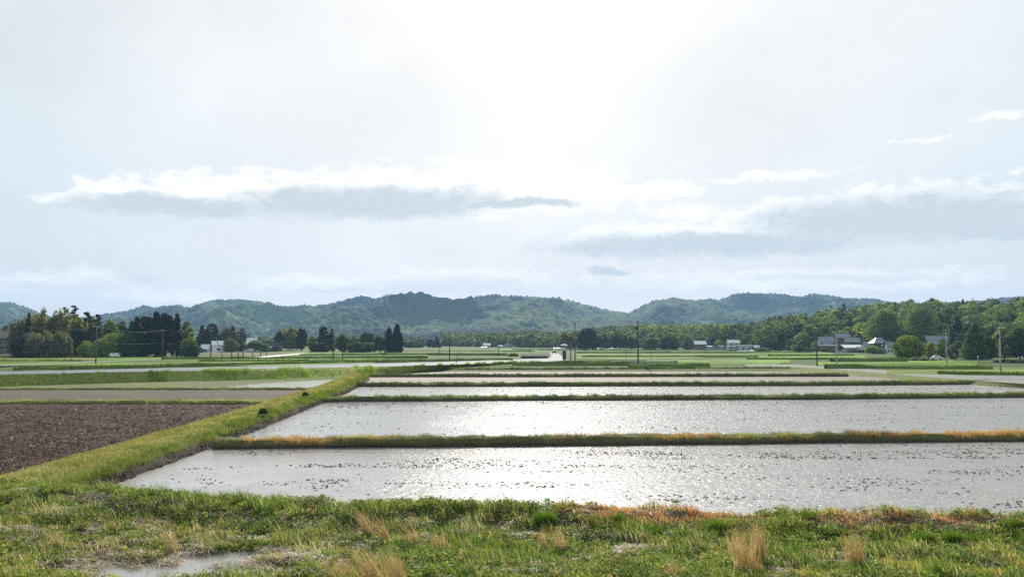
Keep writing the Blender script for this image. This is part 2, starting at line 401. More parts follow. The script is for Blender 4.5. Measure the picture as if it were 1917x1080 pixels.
# ------------------------------------------------------------------ paddies (world y of the dike lines, water level 0)
def dline(pts): # photo pixel polyline of a front foot (on water) -> interpolator
    w = [gp(a, b, 0.0) for a, b in pts]; w.sort()
    X_ = [p[0] for p in w]; Y_ = [p[1] for p in w]
    return lambda x: np.interp(x, X_, Y_)
D = {  # front foot of each dike as seen on the water
 'd2': dline([(300, 842), (560, 839), (900, 836), (1400, 831), (1917, 826)]),
 'd3': dline([(560, 755), (640, 752), (1000, 750), (1500, 748), (1917, 744)]),
 'd4': dline([(660, 724), (1000, 723.5), (1500, 722.3), (1800, 720), (1917, 719)]),
 'd5': dline([(700, 706), (1000, 706), (1560, 705), (1917, 705)]),
 'd6': dline([(760, 694.5), (1450, 693.5), (1917, 693)]),
}
def far_line(xc, f): return f(np.asarray(xc))
def paddy(name, f0, f1, x0, x1, mat, z, label, y0off=0.0, c=(.1, .1, .08)):
    """water between two lines that run across; left end follows the long bank"""
    nx = 60; nv = 14
    u = np.linspace(0, 1, nx); v = np.linspace(0, 1, nv)
    V_ = []; cols = []
    for i in range(nx):
        for j in range(nv):
            xr = x1;
            y = 0
            # first guess of y at the left end, then follow the bank edge
            xl0 = x0
            for _ in range(4):
                X_ = xl0*(1-u[i]) + xr*u[i]
                ya = float(f0(X_)); yb = float(f1(X_)); y = ya*(1-v[j]) + yb*v[j]
                xl0 = float(xw(y)) - .9
            V_.append((X_, y, z))
    o = fmesh(name, V_, gridfaces(nx, nv), mat, np.tile(np.array(c), (len(V_), 1)))
    return tag(o, label, None, None, 'structure')
paddy('paddy_field', lambda x: D['d5'](x)+1.8, lambda x: D['d6'](x)+.5, -29, 90, M_mudflat, 0.0, 'fifth strip of bare brown rice paddy')
DW = 2.3                                   # foot width of a cross dike
paddy('paddy_water', lambda x: yedge(x)-.8, lambda x: D['d2'](x)+.5, -19, 62, M_water, 0.0, 'nearest flooded rice paddy full of scattered mud clods')
paddy('paddy_water', lambda x: D['d2'](x)+DW-.5, lambda x: D['d3'](x)+.5, -20, 95, M_water, 0.004, 'second flooded rice paddy, widest shining band of water')
paddy('paddy_water', lambda x: D['d3'](x)+DW-.5, lambda x: D['d4'](x)+.5, -22, 118, M_water_mud, 0.0, 'third flooded rice paddy with mud showing at its left end')
paddy('paddy_water', lambda x: D['d4'](x)+DW-.5, lambda x: D['d5'](x)+.5, -25, 90, M_mudflat, 0.004, 'fourth narrow rice paddy, half drained and pinkish brown')

# ------------------------------------------------------------------ ridges: dikes and banks
def ridge(name, line, half, h, label, prof=None, mat=None, cg=(.09, .10, .035), cs=(.07, .05, .035), z0=-.35, step=.5, wob=.2, seed=1):
    """line: (n,2) centre line; cross section with soft shoulders, grassy top and bare feet"""
    line = np.asarray(line, float); seg = np.hypot(*np.diff(line, axis=0).T); s = np.concatenate([[0], np.cumsum(seg)])
    n_ = max(4, int(s[-1]/step)); t = np.linspace(0, s[-1], n_)
    cx = np.interp(t, s, line[:, 0]); cy = np.interp(t, s, line[:, 1])
    tx = np.gradient(cx); ty = np.gradient(cy); l = np.hypot(tx, ty); nx_, ny_ = ty/l, -tx/l
    P = prof or [(-1.0, 0), (-.93, .28), (-.8, .55), (-.55, .92), (-.2, 1.0), (.2, 1.0), (.55, .92), (.8, .55), (.93, .28), (1.0, 0)]
    V_ = []; cols = []
    for k, (a, b) in enumerate(P):
        w = (fbm(t*.9+k*3, t*0+k, 3, seed)-.5)*wob*2 + (fbm(t*.12, t*0+k*.3, 2, seed+3)-.5)*wob*3
        hh = h*b*(1+(fbm(t*.35, t*0+k*.5, 3, seed+7)-.5)*.7+(fbm(t*.06, t*0+k*.2, 2, seed+8)-.5)*.5)
        r = half*a + w
        V_.append(np.stack([cx+nx_*r, cy+ny_*r, z0+(hh-z0 if b > 0 else 0*hh)], -1))
        g = sm(np.full(n_, b), .2, .6)*(.75+.5*fbm(t*.5, t*0+k, 3, seed+9))
        cols.append(lerp(cs, cg, np.clip(g, 0, 1)))
    V_ = np.array(V_).reshape(-1, 3); cols = np.array(cols).reshape(-1, 3)
    o = fmesh(name, V_, gridfaces(len(P), n_), mat or M_bank, cols, smooth=True)
    tag(o, label, None, None, 'structure'); o['_'] = 0; del o['_']
    return (cx, cy, nx_, ny_)

# grass strips ------------------------------------------------------
class Blades:
    def __init__(s, seg=1): s.V = []; s.C = []; s.seg = seg; s.n = 0
    def add(s, P, h, w, col, lean=.35, wind=(-.15, 0), facing=None):
        P = np.asarray(P, float); n_ = len(P)
        if n_ == 0: return
        a = R.rand(n_)*2*pi if facing is None else facing
        w = np.broadcast_to(w, n_); h = np.broadcast_to(h, n_)*(.55+.75*R.rand(n_))
        dx = np.cos(a)*w/2; dy = np.sin(a)*w/2
        la = R.rand(n_)*2*pi; lm = R.rand(n_)*lean*h
        lx = np.cos(la)*lm + wind[0]*h; ly = np.sin(la)*lm + wind[1]*h
        rows = []
        for k in range(s.seg+1):
            t = k/s.seg; ww = (1-t)**.7 if k < s.seg else .12
            o = np.stack([lx*t*t, ly*t*t, h*t*(1-.12*t)], -1)
            d = np.stack([dx*ww, dy*ww, 0*dx], -1)
            rows += [P+o-d, P+o+d]
        s.V.append(np.stack(rows, 1).reshape(-1, 3))
        c = np.asarray(col, float); c = np.broadcast_to(c, (n_, 3))*(.7+.6*R.rand(n_, 1))
        s.C.append(np.repeat(c, 2*(s.seg+1), 0)); s.n += n_
    def build(s, name, mat, parent=None):
        V_ = np.concatenate(s.V); Cc = np.concatenate(s.C); k = 2*(s.seg+1)
        b = np.arange(s.n)[:, None]*k
        fs = np.concatenate([b+np.array([2*j, 2*j+1, 2*j+3, 2*j+2]) for j in range(s.seg)])
        return fmesh(name, V_, fs, mat, Cc, parent)
def pick(n_, cols, ps):
    cols = np.array(cols); return cols[R.choice(len(cols), n_, p=np.array(ps)/sum(ps))]
G1, G2, G3, G4 = (.10, .16, .02), (.06, .11, .018), (.17, .20, .035), (.035, .07, .015)
DRY, TAN, RUS, OLV = (.36, .30, .18), (.42, .34, .24), (.26, .11, .04), (.16, .15, .05)

def grass_on_ridge(B, geo, half, h, dens, gh, gw, cols, ps, lo=-.9, hi=.9, colfn=None):
    cx, cy, nx_, ny_ = geo; n_ = len(cx)
    Lr = np.hypot(np.diff(cx), np.diff(cy)).sum()
    m = int(Lr*half*(hi-lo)*dens); i = R.rand(m)*(n_-1.001); j = i.astype(int); f = i-j
    a = R.rand(m)*(hi-lo)+lo
    x = cx[j]*(1-f)+cx[j+1]*f + nx_[j]*a*half; y = cy[j]*(1-f)+cy[j+1]*f + ny_[j]*a*half
    P_a = np.array([-1.0, -.93, -.8, -.55, -.2, .2, .55, .8, .93, 1.0]); P_b = np.array([0, .28, .55, .92, 1, 1, .92, .55, .28, 0])
    z = np.interp(a, P_a, P_b)*h*.93
    c = pick(m, cols, ps) if colfn is None else colfn(x, y, a, m)
    cl = fbm(x*1.4, y*1.4, 3, 5)
    c2 = fbm(x*.22, y*.3, 3, 15); c = c*(.55+.9*sm(c2, .3, .7)[:, None]*np.array((1.1, 1.05, .95)))
    B.add(np.stack([x, y, z], -1), gh*(.35+1.6*sm(cl, .3, .75)), gw, c*(.8+.7*cl[:, None]))

def cross_dike(name, key, x0, x1, label, half=1.15, h=.5, step=.6, seed=1, dens=40, gh=.26, gw=.03, cols=None, ps=None, colfn=None):
    X_ = np.linspace(x0, x1, 60); ln = np.stack([X_, D[key](X_)+half-.1], -1)
    geo = ridge('dike', ln, half, h, label, step=step, seed=seed)
    B = Blades(1); grass_on_ridge(B, geo, half, h, dens, gh, gw, cols or [G1, G2, G4, OLV], ps or [3, 3, 3, 2], colfn=colfn)
    o = B.build('grass', M_grass); tag(o, 'grass growing on the '+label, None, None, 'stuff'); return geo
def d2col(x, y, a, m):
    n_ = fbm(x*.16, y*0, 3, 44); r = R.rand(m)
    dryness = sm(n_, .33, .56) + sm(x, 38, 46)*.8 + sm(-x, 8, 14)*.7 + .75*sm(a, .0, .7)
    c = pick(m, [G1, G2, OLV, G3], [3, 2, 2, 2]); d = pick(m, [(.22, .12, .06), (.26, .17, .09), (.18, .11, .06), (.30, .24, .14)], [3, 3, 3, 2])
    return np.where((r < dryness*.8)[:, None], d, c)
cross_dike('dike', 'd2', -19.5, 62, 'reddish dike between the two nearest paddies', h=.5, dens=300, gh=.2, gw=.022, seed=2, colfn=d2col, step=.3)
cross_dike('dike', 'd3', -22.5, 95, 'dark green dike behind the second paddy', h=.5, dens=130, gh=.2, gw=.035, seed=3, cols=[G2, G4, G1, OLV], ps=[3, 4, 2, 1])
cross_dike('dike', 'd4', -24.5, 80, 'dark green dike behind the third paddy', h=.55, dens=90, gh=.22, gw=.05, seed=4, cols=[G2, G4, G1, OLV], ps=[3, 4, 2, 2])
cross_dike('dike', 'd5', -28, 66, 'dark green dike behind the fourth paddy', h=.55, dens=60, gh=.24, gw=.06, seed=5, cols=[G2, G4, G1, OLV], ps=[3, 4, 2, 2])
cross_dike('dike', 'd6', -28, 66, 'farthest low green dike before the road', h=.6, dens=50, gh=.3, gw=.08, seed=6, cols=[G2, G4, G1, G3], ps=[3, 2, 2, 2])

# the long bank running away on the left ------------------------------
by = np.arange(33, 185, .5);
PB = [(-3.3, 0), (-3.0, .35), (-2.6, .8), (-2.2, .97), (-1.0, 1.0), (.3, .92), (1.1, .68), (1.5, .5), (1.72, .34), (1.8, .14), (1.95, .01), (2.2, -.5)]
bv = []; bc = []
cxl = xw(by) - 1.9
for k, (a, b) in enumerate(PB):
    w = (fbm(by*.8+k, by*0+k, 3, 51)-.5)*.35 + (fbm(by*.15, by*0+2, 3, 55)-.5)*.5
    hh = .72*b*(1+.22*(fbm(by*.3, by*0+k*.4, 3, 57)-.5))
    bv.append(np.stack([cxl+a+w*(1 if b < .9 else .4), by, hh-.0 if b > 0 else np.full(by.shape, -.35 if a > 0 else -.1)], -1))
    t = fbm(by*.35, by*0+k, 3, 58)
    bc.append(lerp((.15, .15, .05), (.22, .20, .08), t) if k in (1, 2, 3, 4, 5) else (lerp((.085, .11, .03), (.12, .14, .04), t) if k in (6,) else lerp((.035, .026, .02), (.075, .055, .04), t)))
o = fmesh('bank', np.array(bv).reshape(-1, 3), gridfaces(len(PB), len(by)), M_bank, np.array(bc).reshape(-1, 3), smooth=True)
tag(o, 'long mown grass bank running from the left foreground to the road', None, None, 'structure')
def bank_z(x, y):
    a = np.asarray(x) - (xw(y)-1.9)
    return .72*np.interp(a, [p[0] for p in PB], [max(p[1], 0) for p in PB])
B = Blades(1)
for (y0, y1, dens, gh, gw) in ((34, 60, 260, .14, .022), (60, 100, 120, .16, .035), (100, 182, 60, .18, .06)):
    m = int((y1-y0)*4.8*dens); y = y0+R.rand(m)*(y1-y0); a = -3.2+4.95*R.rand(m)**.93; x = xw(y)-1.9+a
    nn = fbm(x*.9, y*.5, 3, 61); green = sm(a+1.2*(nn-.5), -.6, .7) + .4*sm(nn, .55, .7)
    c1 = pick(m, [(.19, .20, .06), (.26, .24, .10), (.36, .31, .19), (.13, .16, .04)], [3, 3, 3, 2])*(.6+.8*fbm(x*1.3, y*.8, 3, 66)[:, None]); c2 = pick(m, [G1, (.13, .20, .03), G2, OLV, (.3, .26, .14)], [3, 3, 3, 2, 1])*(.6+.8*fbm(x*1.5, y*1.0, 3, 67)[:, None])
    c = np.where((R.rand(m) < green)[:, None], c2, c1)
    tall = 1+1.3*sm(a, .2, 1.0)*sm(nn, .35, .6)+.5*sm(nn, .55, .7)
    B.add(np.stack([x, y, bank_z(x, y)], -1), gh*tall, gw, c, lean=.6)
o = B.build('grass', M_grass); tag(o, 'short yellow-green grass on the long bank', None, None, 'stuff')

# ------------------------------------------------------------------ left ploughed fields
def fedge(y): return xw(y) - 4.6
yA1 = gp(240, 757, .15)[1]; yB0, yB1 = yA1+2.2, gp(300, 730, .15)[1]; yC0, yC1 = yB1+1.4, 152
def lfield(y0, y1, c, name, label, rough, step, z=.16, mat=None, xleft=-95):
    return poly_sheet(name, [(xleft, float(fedge(y)), y) for y in np.linspace(y0, y1, 9)], z, mat or M_soil, c, step, rough, label=label)
lfield(36, yA1+.3, (.070, .047, .034), 'ploughed_field', 'dark brown ploughed field on the left', .16, .3)
lfield(yB0-.3, yB1+.2, (.115, .095, .072), 'ploughed_field', 'grey brown tilled field behind the dark ploughed one', .10, .5)
lfield(yC0-.3, yC1, (.13, .135, .065), 'stubble_field', 'wet greenish grey stubble field below the road', .06, .8)
B = Blades(1)
for (yy, lab, half, hh, xl) in ((yA1+1.0, 'low grass dike between the dark and grey ploughed fields', 1.2, .5, -75), (yB1+.7, 'thin grass dike beyond the grey ploughed field', .8, .4, -90)):
    ln = [(x, yy) for x in np.linspace(xl, float(fedge(yy))+1.5, 40)]
    geo = ridge('dike', ln, half, hh, lab, step=.6, seed=9, cg=(.16, .16, .05), cs=(.05, .04, .03))
    grass_on_ridge(B, geo, half, hh, 60, .16, .05, [G3, (.22, .22, .07), G2, G1], [3, 3, 2, 2])
o = B.build('grass', M_grass); tag(o, 'grass on the low dikes between the ploughed fields', None, None, 'stuff')
# standing water at the right end of the stubble field
V_ = []
ya, yb = gp(560, 730, .2)[1]+.8, gp(640, 711, .2)[1]
yy = np.linspace(ya, yb, 16)
for i, y in enumerate(yy):
    xr = float(fedge(y))+.8; wid = 16*np.interp(i, [0, 4, 9, 15], [.6, 1, .8, .25])
    V_ += [(xr-wid*(.9+.2*random.random()), y, .215), (xr, y, .215)]
o = fmesh('field_water', V_, gridfaces(16, 2), M_water_mud, np.full((32, 3), .1)); tag(o, 'shining shallow water at the right end of the stubble field', None, None, 'structure')
def clods(name, P, size, col, label, mat=M_soil, flat=.5):
    P = np.asarray(P, float); n_ = len(P)
    base = np.array([(1, 0, 0), (.3, .95, 0), (-.8, .6, 0), (-.8, -.6, 0), (.3, -.95, 0), (0, 0, 1)])
    s = size*(.4+1.0*R.rand(n_)**2)
    V_ = base[None]*s[:, None, None]*np.array([1, 1, flat])*(1+.4*(R.rand(n_, 6, 1)-.5)); a = R.rand(n_)*6.28
    ca, sa = np.cos(a)[:, None], np.sin(a)[:, None]
    V2 = np.stack([V_[..., 0]*ca-V_[..., 1]*sa, V_[..., 0]*sa+V_[..., 1]*ca, V_[..., 2]], -1) + P[:, None]
    b = np.arange(n_)[:, None]*6; fs = np.concatenate([b+np.array(t) for t in ((0, 1, 5), (1, 2, 5), (2, 3, 5), (3, 4, 5), (4, 0, 5))])
    c = np.repeat(np.asarray(col)*(.5+1.0*R.rand(n_, 1)), 6, 0)
    o = fmesh(name, V2.reshape(-1, 3), fs, mat, c); return tag(o, label, None, None, 'stuff')
m = 7000; y = 38+R.rand(m)*110; a = 1.5+.6*R.rand(m)+.25*(vnoise(y*1.5, y*0, 5)-.5); x = xw(y)-1.9+a
clods('mud_edge', np.stack([x, y, np.maximum(bank_z(x, y), 0)-.02], -1), .13, (.05, .036, .027), 'crumbling wet mud along the waterline of the long bank', flat=.8)
m = 26000; y = 38+R.rand(m)**1.4*(yA1-40); x = fedge(y)-R.rand(m)*(y*.58+3-25)*1.1
x = np.where(x < -75, -75*R.rand(m)-23, x); x = np.minimum(x, fedge(y)-.1)
c = np.where((R.rand(m) < .04)[:, None], (.24, .2, .15), (.066, .045, .034))
clods('soil_clods', np.stack([x, y, np.full(m, .15)], -1), .13, c, 'rough clods of turned soil on the dark field', flat=.8)
# mud clods and stubble in the flooded paddies
def water_clods(n_, x0, x1, f0, f1, size, label, rows=()):
    x = x0+R.rand(n_*6)*(x1-x0); v = R.rand(n_*6); y = f0(x)*(1-v)+f1(x)*v
    d = sm(fbm(x*.12, y*.5, 4, 71), .5, .68)*.9+.02
    for (rx0, rx1, vv, sg, am) in rows:
        d = d + am*np.exp(-((v-vv)/sg)**2)*(x > rx0)*(x < rx1)*(vnoise(x*.9, y*0, 3) > .35)
    k = R.rand(n_*6) < d*.38; k &= x > xw(y)+.8
    P = np.stack([x[k], y[k], np.full(k.sum(), -.005)], -1)[:n_]
    clods('mud_clods', P, size*1.0, (.045, .036, .028), label, flat=.45)
water_clods(8000, -18, 38, lambda x: yedge(x)+.5, lambda x: D['d2'](x), .085, 'dark mud clods breaking the water of the nearest paddy',
            rows=((-10, -2, .33, .012, 1.6), (-16, -8, .1, .02, 1.2), (8, 40, .72, .015, 2.5), (2, 40, .8, .05, 1.2), (-12, 6, .6, .02, 1.2), (-4, 3, .62, .01, 2.0)))
water_clods(4000, -20, 60, lambda x: D['d2'](x)+2.5, lambda x: D['d3'](x), .11, 'dark mud clods scattered over the second paddy',
            rows=((-22, 10, .93, .04, 1.5), (-20, 40, .85, .02, 1.0), (-22, -12, .8, .15, 1.2)))
water_clods(1500, -23, 90, lambda x: D['d3'](x)+2.5, lambda x: D['d4'](x), .14, 'mud clods scattered over the third paddy', rows=((-25, 90, .6, .1, .7),))

# ------------------------------------------------------------------ foreground marsh: puddle, weeds, straw
V_ = [(-26, 22, .045), (30, 22, .045), (30, 33, .045), (-26, 33, .045)]
o = fmesh('puddle_water', [(-15, 24.0, .02), (9, 24.0, .02), (9, 31.5, .02), (-15, 31.5, .02)], [(0, 1, 2, 3)], M_puddle, np.full((4, 3), .1))
tag(o, 'shallow water standing between the weeds in the foreground', None, None, 'structure')
def fgpoints(m, y0=23.5):
    x = -27+R.rand(m)*55; y = y0+R.rand(m)*(39.5-y0)
    k = (np.abs(x) < y*.60+1.0) & ((y < yedge(x)-.1) | (x < xw(y)-.2))
    x = x[k]; y = y[k]; z = gz(x, y); z = np.maximum(z, np.where(y > 34, bank_z(x, y), -9)); return x, y, z
def pxy(x, y, z):                      # photo pixel of world points (for placing the patches seen in the photo)
    dz = z-H; fz = y*CP+dz*SP; uz = -y*SP+dz*CP
    return CX+F*x/fz, CY-F*uz/fz
def patch(u, v, L_):
    w = 0*u
    for (a, b, ra, rb, s) in L_: w = np.maximum(w, s*np.exp(-((u-a)/ra)**2-((v-b)/rb)**2))
    return w
STRAWP = [(90, 960, 60, 14, 1), (180, 940, 60, 16, .8), (300, 1010, 150, 30, .7), (150, 1040, 160, 30, .8), (60, 1000, 60, 30, .7), (340, 1065, 200, 22, .9), (560, 1040, 110, 16, .9),
          (380, 1000, 60, 12, .8), (800, 985, 130, 12, .8), (880, 995, 70, 12, .9), (760, 1005, 60, 10, .6), (620, 1060, 60, 20, .7), (1200, 1022, 60, 12, .8),
          (1350, 1030, 60, 12, .5), (1760, 1030, 90, 10, .7), (1860, 995, 70, 10, .7), (1000, 1010, 60, 14, .5), (1580, 1050, 60, 20, .4), (1450, 1070, 60, 20, .4), (700, 990, 60, 12, .6), (1120, 1045, 90, 10, .5), (1290, 1010, 50, 10, .7), (1680, 1050, 60, 10, .5), (950, 1065, 90, 12, .4), (1850, 1050, 60, 12, .5)]
RUSP = [(1130, 958, 80, 13, 1.2), (1250, 967, 170, 16, 1.3), (1420, 972, 60, 9, .7), (1640, 974, 140, 12, 1.1), (1800, 978, 110, 12, 1.1), (1270, 985, 60, 8, .6)]
GREENP = [(640, 975, 130, 22, .8), (480, 960, 120, 20, .6), (1030, 985, 110, 16, .9), (560, 1000, 60, 30, .8), (1500, 985, 120, 14, .6), (1700, 1000, 90, 14, .7)]
FB = Blades(2)
x, y, z = fgpoints(330000)
u, v = pxy(x, y, z); m = len(x)
straw = patch(u, v, STRAWP)*(.4+1.2*fbm(x*1.1, y*1.1, 3, 81)); rus = patch(u, v, RUSP); grn = patch(u, v, GREENP)
wet = z < .03
n_a = fbm(x*.8, y*.8, 4, 83); n_b = fbm(x*2.5, y*2.5, 3, 85)
keep = (~wet | (R.rand(m) < .55*sm(fbm(x*1.1, y*1.4, 3, 88), .36, .52))) & (R.rand(m) > straw*.5)
keep &= R.rand(m) < .35+.9*n_b
x, y, z, straw, rus, grn, n_a, n_b, u, v = [q[keep] for q in (x, y, z, straw, rus, grn, n_a, n_b, u, v)]; m = len(x)
c = pick(m, [(.10, .17, .025), (.065, .12, .02), (.18, .22, .04), (.16, .16, .05), (.28, .25, .11)], [4, 3, 3, 3, 2])
lush = sm(n_a, .4, .62)
c = c*lerp((1.5, 1.25, 1.2), (.6, .85, .75), lush)
c = np.where((R.rand(m) < grn*.8)[:, None], pick(m, [(.06, .13, .03), (.045, .10, .02), (.10, .19, .03)], [2, 2, 1]), c)
c = np.where((R.rand(m) < rus*.95)[:, None], pick(m, [(.36, .14, .08), (.44, .22, .13), (.27, .13, .07), (.2, .2, .05)], [3, 2, 2, 1]), c)
c = np.where((R.rand(m) < .12+.5*straw)[:, None], pick(m, [DRY, TAN, (.5, .44, .34)], [1, 1, 1]), c)
hh = (.09+.18*n_b+.14*lush+.18*grn*(n_a > .4))*(.45+1.1*sm(vnoise(x*1.5, y*1.7, 7), .25, .8))
hh = hh*(1-.5*np.clip(rus, 0, 1)) + .07*sm(yedge(x)-y, 1.4, .2)
FB.add(np.stack([x, y, z-.01], -1), hh, .018+.014*R.rand(m), c*1.2, lean=.55, wind=(-.22, 0))
o = FB.build('grass', M_grass); tag(o, 'tangled green and rusty grass covering the foreground marsh', None, None, 'stuff')
# flattened straw
FB = Blades(3); x, y, z = fgpoints(300000); u, v = pxy(x, y, z); w = patch(u, v, STRAWP)+.12*(u < 700)+.05
cl = fbm(x*1.5, y*1.5, 3, 91); k = (R.rand(len(x)) < w*1.0*sm(cl, .40, .58)) & (z > -.09); x, y, z, cl = x[k], y[k], z[k], cl[k]
hz = np.maximum(z, .0)+.02+.09*cl; m = len(x)
P = np.stack([x, y, hz], -1); c = pick(m, [(.42, .34, .23), (.52, .44, .33), (.3, .22, .14), (.62, .57, .48), (.2, .13, .08)], [3, 3, 3, 2, 2])
dirn = 2.8+1.6*(fbm(x*.7, y*.7, 2, 95)-.5)*4
a = dirn + 1.5*R.randn(m)
n_ = m; L_ = .35+.3*R.rand(n_); rows = []
wv = .016+.012*R.rand(n_)
for kk in range(4):
    t = kk/3; o_ = np.stack([np.cos(a)*L_*t, np.sin(a)*L_*t, .10*np.sin(t*3.0)-.06*t+0*a], -1); d = np.stack([-np.sin(a)*wv/2, np.cos(a)*wv/2, 0*a], -1)*(1-.5*t)
    rows += [P+o_-d, P+o_+d]
FB.V.append(np.stack(rows, 1).reshape(-1, 3)); FB.C.append(np.repeat(c*(.7+.5*R.rand(m, 1)), 8, 0)); FB.n = m
o = FB.build('straw', M_straw); tag(o, 'mats of pale flattened straw between the weeds', None, None, 'stuff')
# leafy weeds: rosettes of small leaves
def leafquads(P, Nrm, size, col, jit=.8):
    P = np.asarray(P, float); n_ = len(P)
    nr = Nrm + jit*(R.rand(n_, 3)-.5)*2; nr /= np.linalg.norm(nr, axis=1)[:, None]+1e-9
    t = np.cross(nr, R.rand(n_, 3)-.5); t /= np.linalg.norm(t, axis=1)[:, None]+1e-9; b = np.cross(nr, t)
    s = np.broadcast_to(size, n_)[:, None]*(.6+.8*R.rand(n_, 1)); q = .55+.3*R.rand(n_, 1)
    V_ = np.stack([P-t*s, P+b*s*q, P+t*s, P-b*s*q], 1).reshape(-1, 3)
    return V_, np.arange(n_*4).reshape(-1, 4), np.repeat(col, 4, 0)
x, y, z = fgpoints(60000); u, v = pxy(x, y, z); nw = fbm(x*.6, y*.6, 3, 101)
k = (z > .03) & (R.rand(len(x)) < sm(nw, .30, .52)*.9+.05) & (patch(u, v, RUSP) < .5) & (R.rand(len(x)) > .8*patch(u, v, STRAWP)) & (R.rand(len(x)) > .8*patch(u, v, GREENP)); x, y, z = x[k], y[k], z[k]
q = 14; m = len(x); r = .13*R.rand(m*q)**.5; a = R.rand(m*q)*6.28; hgt = np.repeat(.08+.22*R.rand(m), q)
P = np.stack([np.repeat(x, q)+r*np.cos(a), np.repeat(y, q)+r*np.sin(a), np.repeat(z, q)+hgt*(.3+.8*R.rand(m*q))], -1)
c0 = 1.45*pick(m, [(.11, .17, .03), (.07, .12, .025), (.17, .21, .04), (.21, .22, .06), (.2, .15, .07)], [3, 3, 3, 2, 1])*(.55+.9*fbm(x*.9, y*.9, 3, 111)[:, None])
col = np.repeat(c0, q, 0)*(.75+.5*R.rand(m*q, 1))
V_, F_, C_ = leafquads(P, np.tile((0, -.25, 1.0), (len(P), 1)), np.repeat(.03+.03*R.rand(m)**3, q), col)
o = fmesh('weeds', V_, F_, M_leaf, C_); tag(o, 'low leafy weeds spreading over the foreground', None, None, 'stuff')

# single tussocks and dry reed tufts, seen one by one in the photo
def tuft(name, px, py, h, r, n_, cols, label, cat, group, lean=.3, wind=(0, 0), w=.016, mat=None, seg=3):
    p = fill(px, py); B = Blades(seg); a = R.rand(n_)*6.28; rr = r*R.rand(n_)**.6
    P = np.stack([rr*np.cos(a), rr*np.sin(a)*.8, np.full(n_, -.02)], -1)
    c = pick(n_, cols, [1]*len(cols)); B.add(P, h, w, c, lean=lean, wind=wind)
    # plumes bend over at the tip
    o = B.build(name, mat or M_grass); o.location = p; tag(o, label, cat, group); return o
GT = [(1218, 1008, .42, .42, 'wide bright green grass tussock near the middle right, widest of its row'), (1280, 1012, .38, .3, 'round green tussock close right of the widest tussock'),
      (1345, 1000, .45, .4, 'dark green tussock with a dead twig below the rusty bank'), (1160, 1003, .35, .28, 'green tussock left of the widest tussock'),
      (1733, 1018, .4, .3, 'left one of the two round tussocks at the lower right'), (1783, 1018, .42, .33, 'right one of the two round tussocks at the lower right'),
      (1830, 1022, .28, .4, 'low spreading tussock right of the two round ones'), (1575, 985, .28, .3, 'small tussock below the orange bank edge'),
      (1510, 975, .3, .35, 'flat green tussock touching the bank edge'), (1020, 992, .5, .4, 'tall dark green tussock in the middle of the marsh'),
      (1265, 952, .38, .14, 'spiky leaf clump standing up against the water'), (1895, 985, .3, .4, 'yellow green tussock at the right end of the bank')]
for i, (px, py, h, r, lab) in enumerate(GT):
    tuft('grass_tussock', px, py, h, r, 900, [(.09, .18, .02), (.13, .22, .025), (.05, .11, .015)], lab, 'tussock', 'green tussocks in the foreground marsh', .6, w=.02)
RT = [(690, 1010, 1.05, .16, 60, -.32, 'tall bent dry reed tuft leaning left, leftmost of the upper three'), (723, 1022, 1.0, .16, 60, -.32, 'middle dry reed tuft of the upper three'),
      (775, 1025, .85, .2, 50, -.3, 'right dry reed tuft of the upper three'), (825, 1035, .7, .25, 40, -.15, 'short faint dry reed tuft right of the upper three'),
      (1018, 1030, .75, .1, 40, -.1, 'slim dry reed tuft by the middle water patch'), (1050, 1035, .75, .18, 50, -.1, 'dry reed tuft just right of the slim one'),
      (700, 1100, 1.1, .25, 90, -.35, 'dense dry reed tuft cut by the lower edge left of centre'), (745, 1105, 1.15, .25, 90, -.3, 'dense dry reed tuft right beside the cut one'),
      (650, 1095, .9, .35, 70, -.3, 'bushy pale reed tuft beside the puddle'), (1375, 1045, 1.0, .18, 50, 0, 'dry reed tuft left of the tallest pair'),
      (1400, 1075, 1.35, .35, 110, -.05, 'broad tallest dry reed tuft right of centre'), (1422, 1050, 1.35, .2, 80, 0, 'upright dry reed tuft behind the broad tallest one'),
      (1603, 1060, 1.1, .28, 90, -.05, 'lone dry reed tuft at the lower right'), (325, 1040, 1.0, .2, 26, -.5, 'sparse orange reed tuft bent over the puddle edge'),
      (115, 1035, .7, .15, 22, -.5, 'few bent orange reed stalks at the lower left'), (1262, 1085, .6, .25, 50, -.05, 'low dry reed tuft at the lower edge between the tall ones')]
for (px, py, h, r, n_, wd, lab) in RT:
    tuft('reed_tuft', px, py, h, r*1.15, int(n_*2.2), [(.52, .38, .17), (.58, .46, .26), (.42, .30, .13)], lab, 'reeds', 'dry reed tufts in the foreground', .38, (wd*1.25, 0), .015, M_straw, 4)
for (px, py, lab) in ((572, 742, 'dark leafy weed on the long bank where the fields meet'), (493, 775, 'small dark weed on the long bank above the second paddy')):
    p = gp(px, py, .7); m = 500; P = np.stack([(R.rand(m)-.5)*1.6, (R.rand(m)-.5)*1.2, .1+.8*R.rand(m)], -1); P = P[np.abs(P[:, 0]) < .9-P[:, 2]*.6]*.55
    V_, F_, C_ = leafquads(P, P*np.array([1, 1, 1]), .07, np.tile((.04, .08, .02), (len(P), 1))); o = fmesh('leafy_weed', V_, F_, M_leaf, C_); o.location = p; tag(o, lab, 'weed')
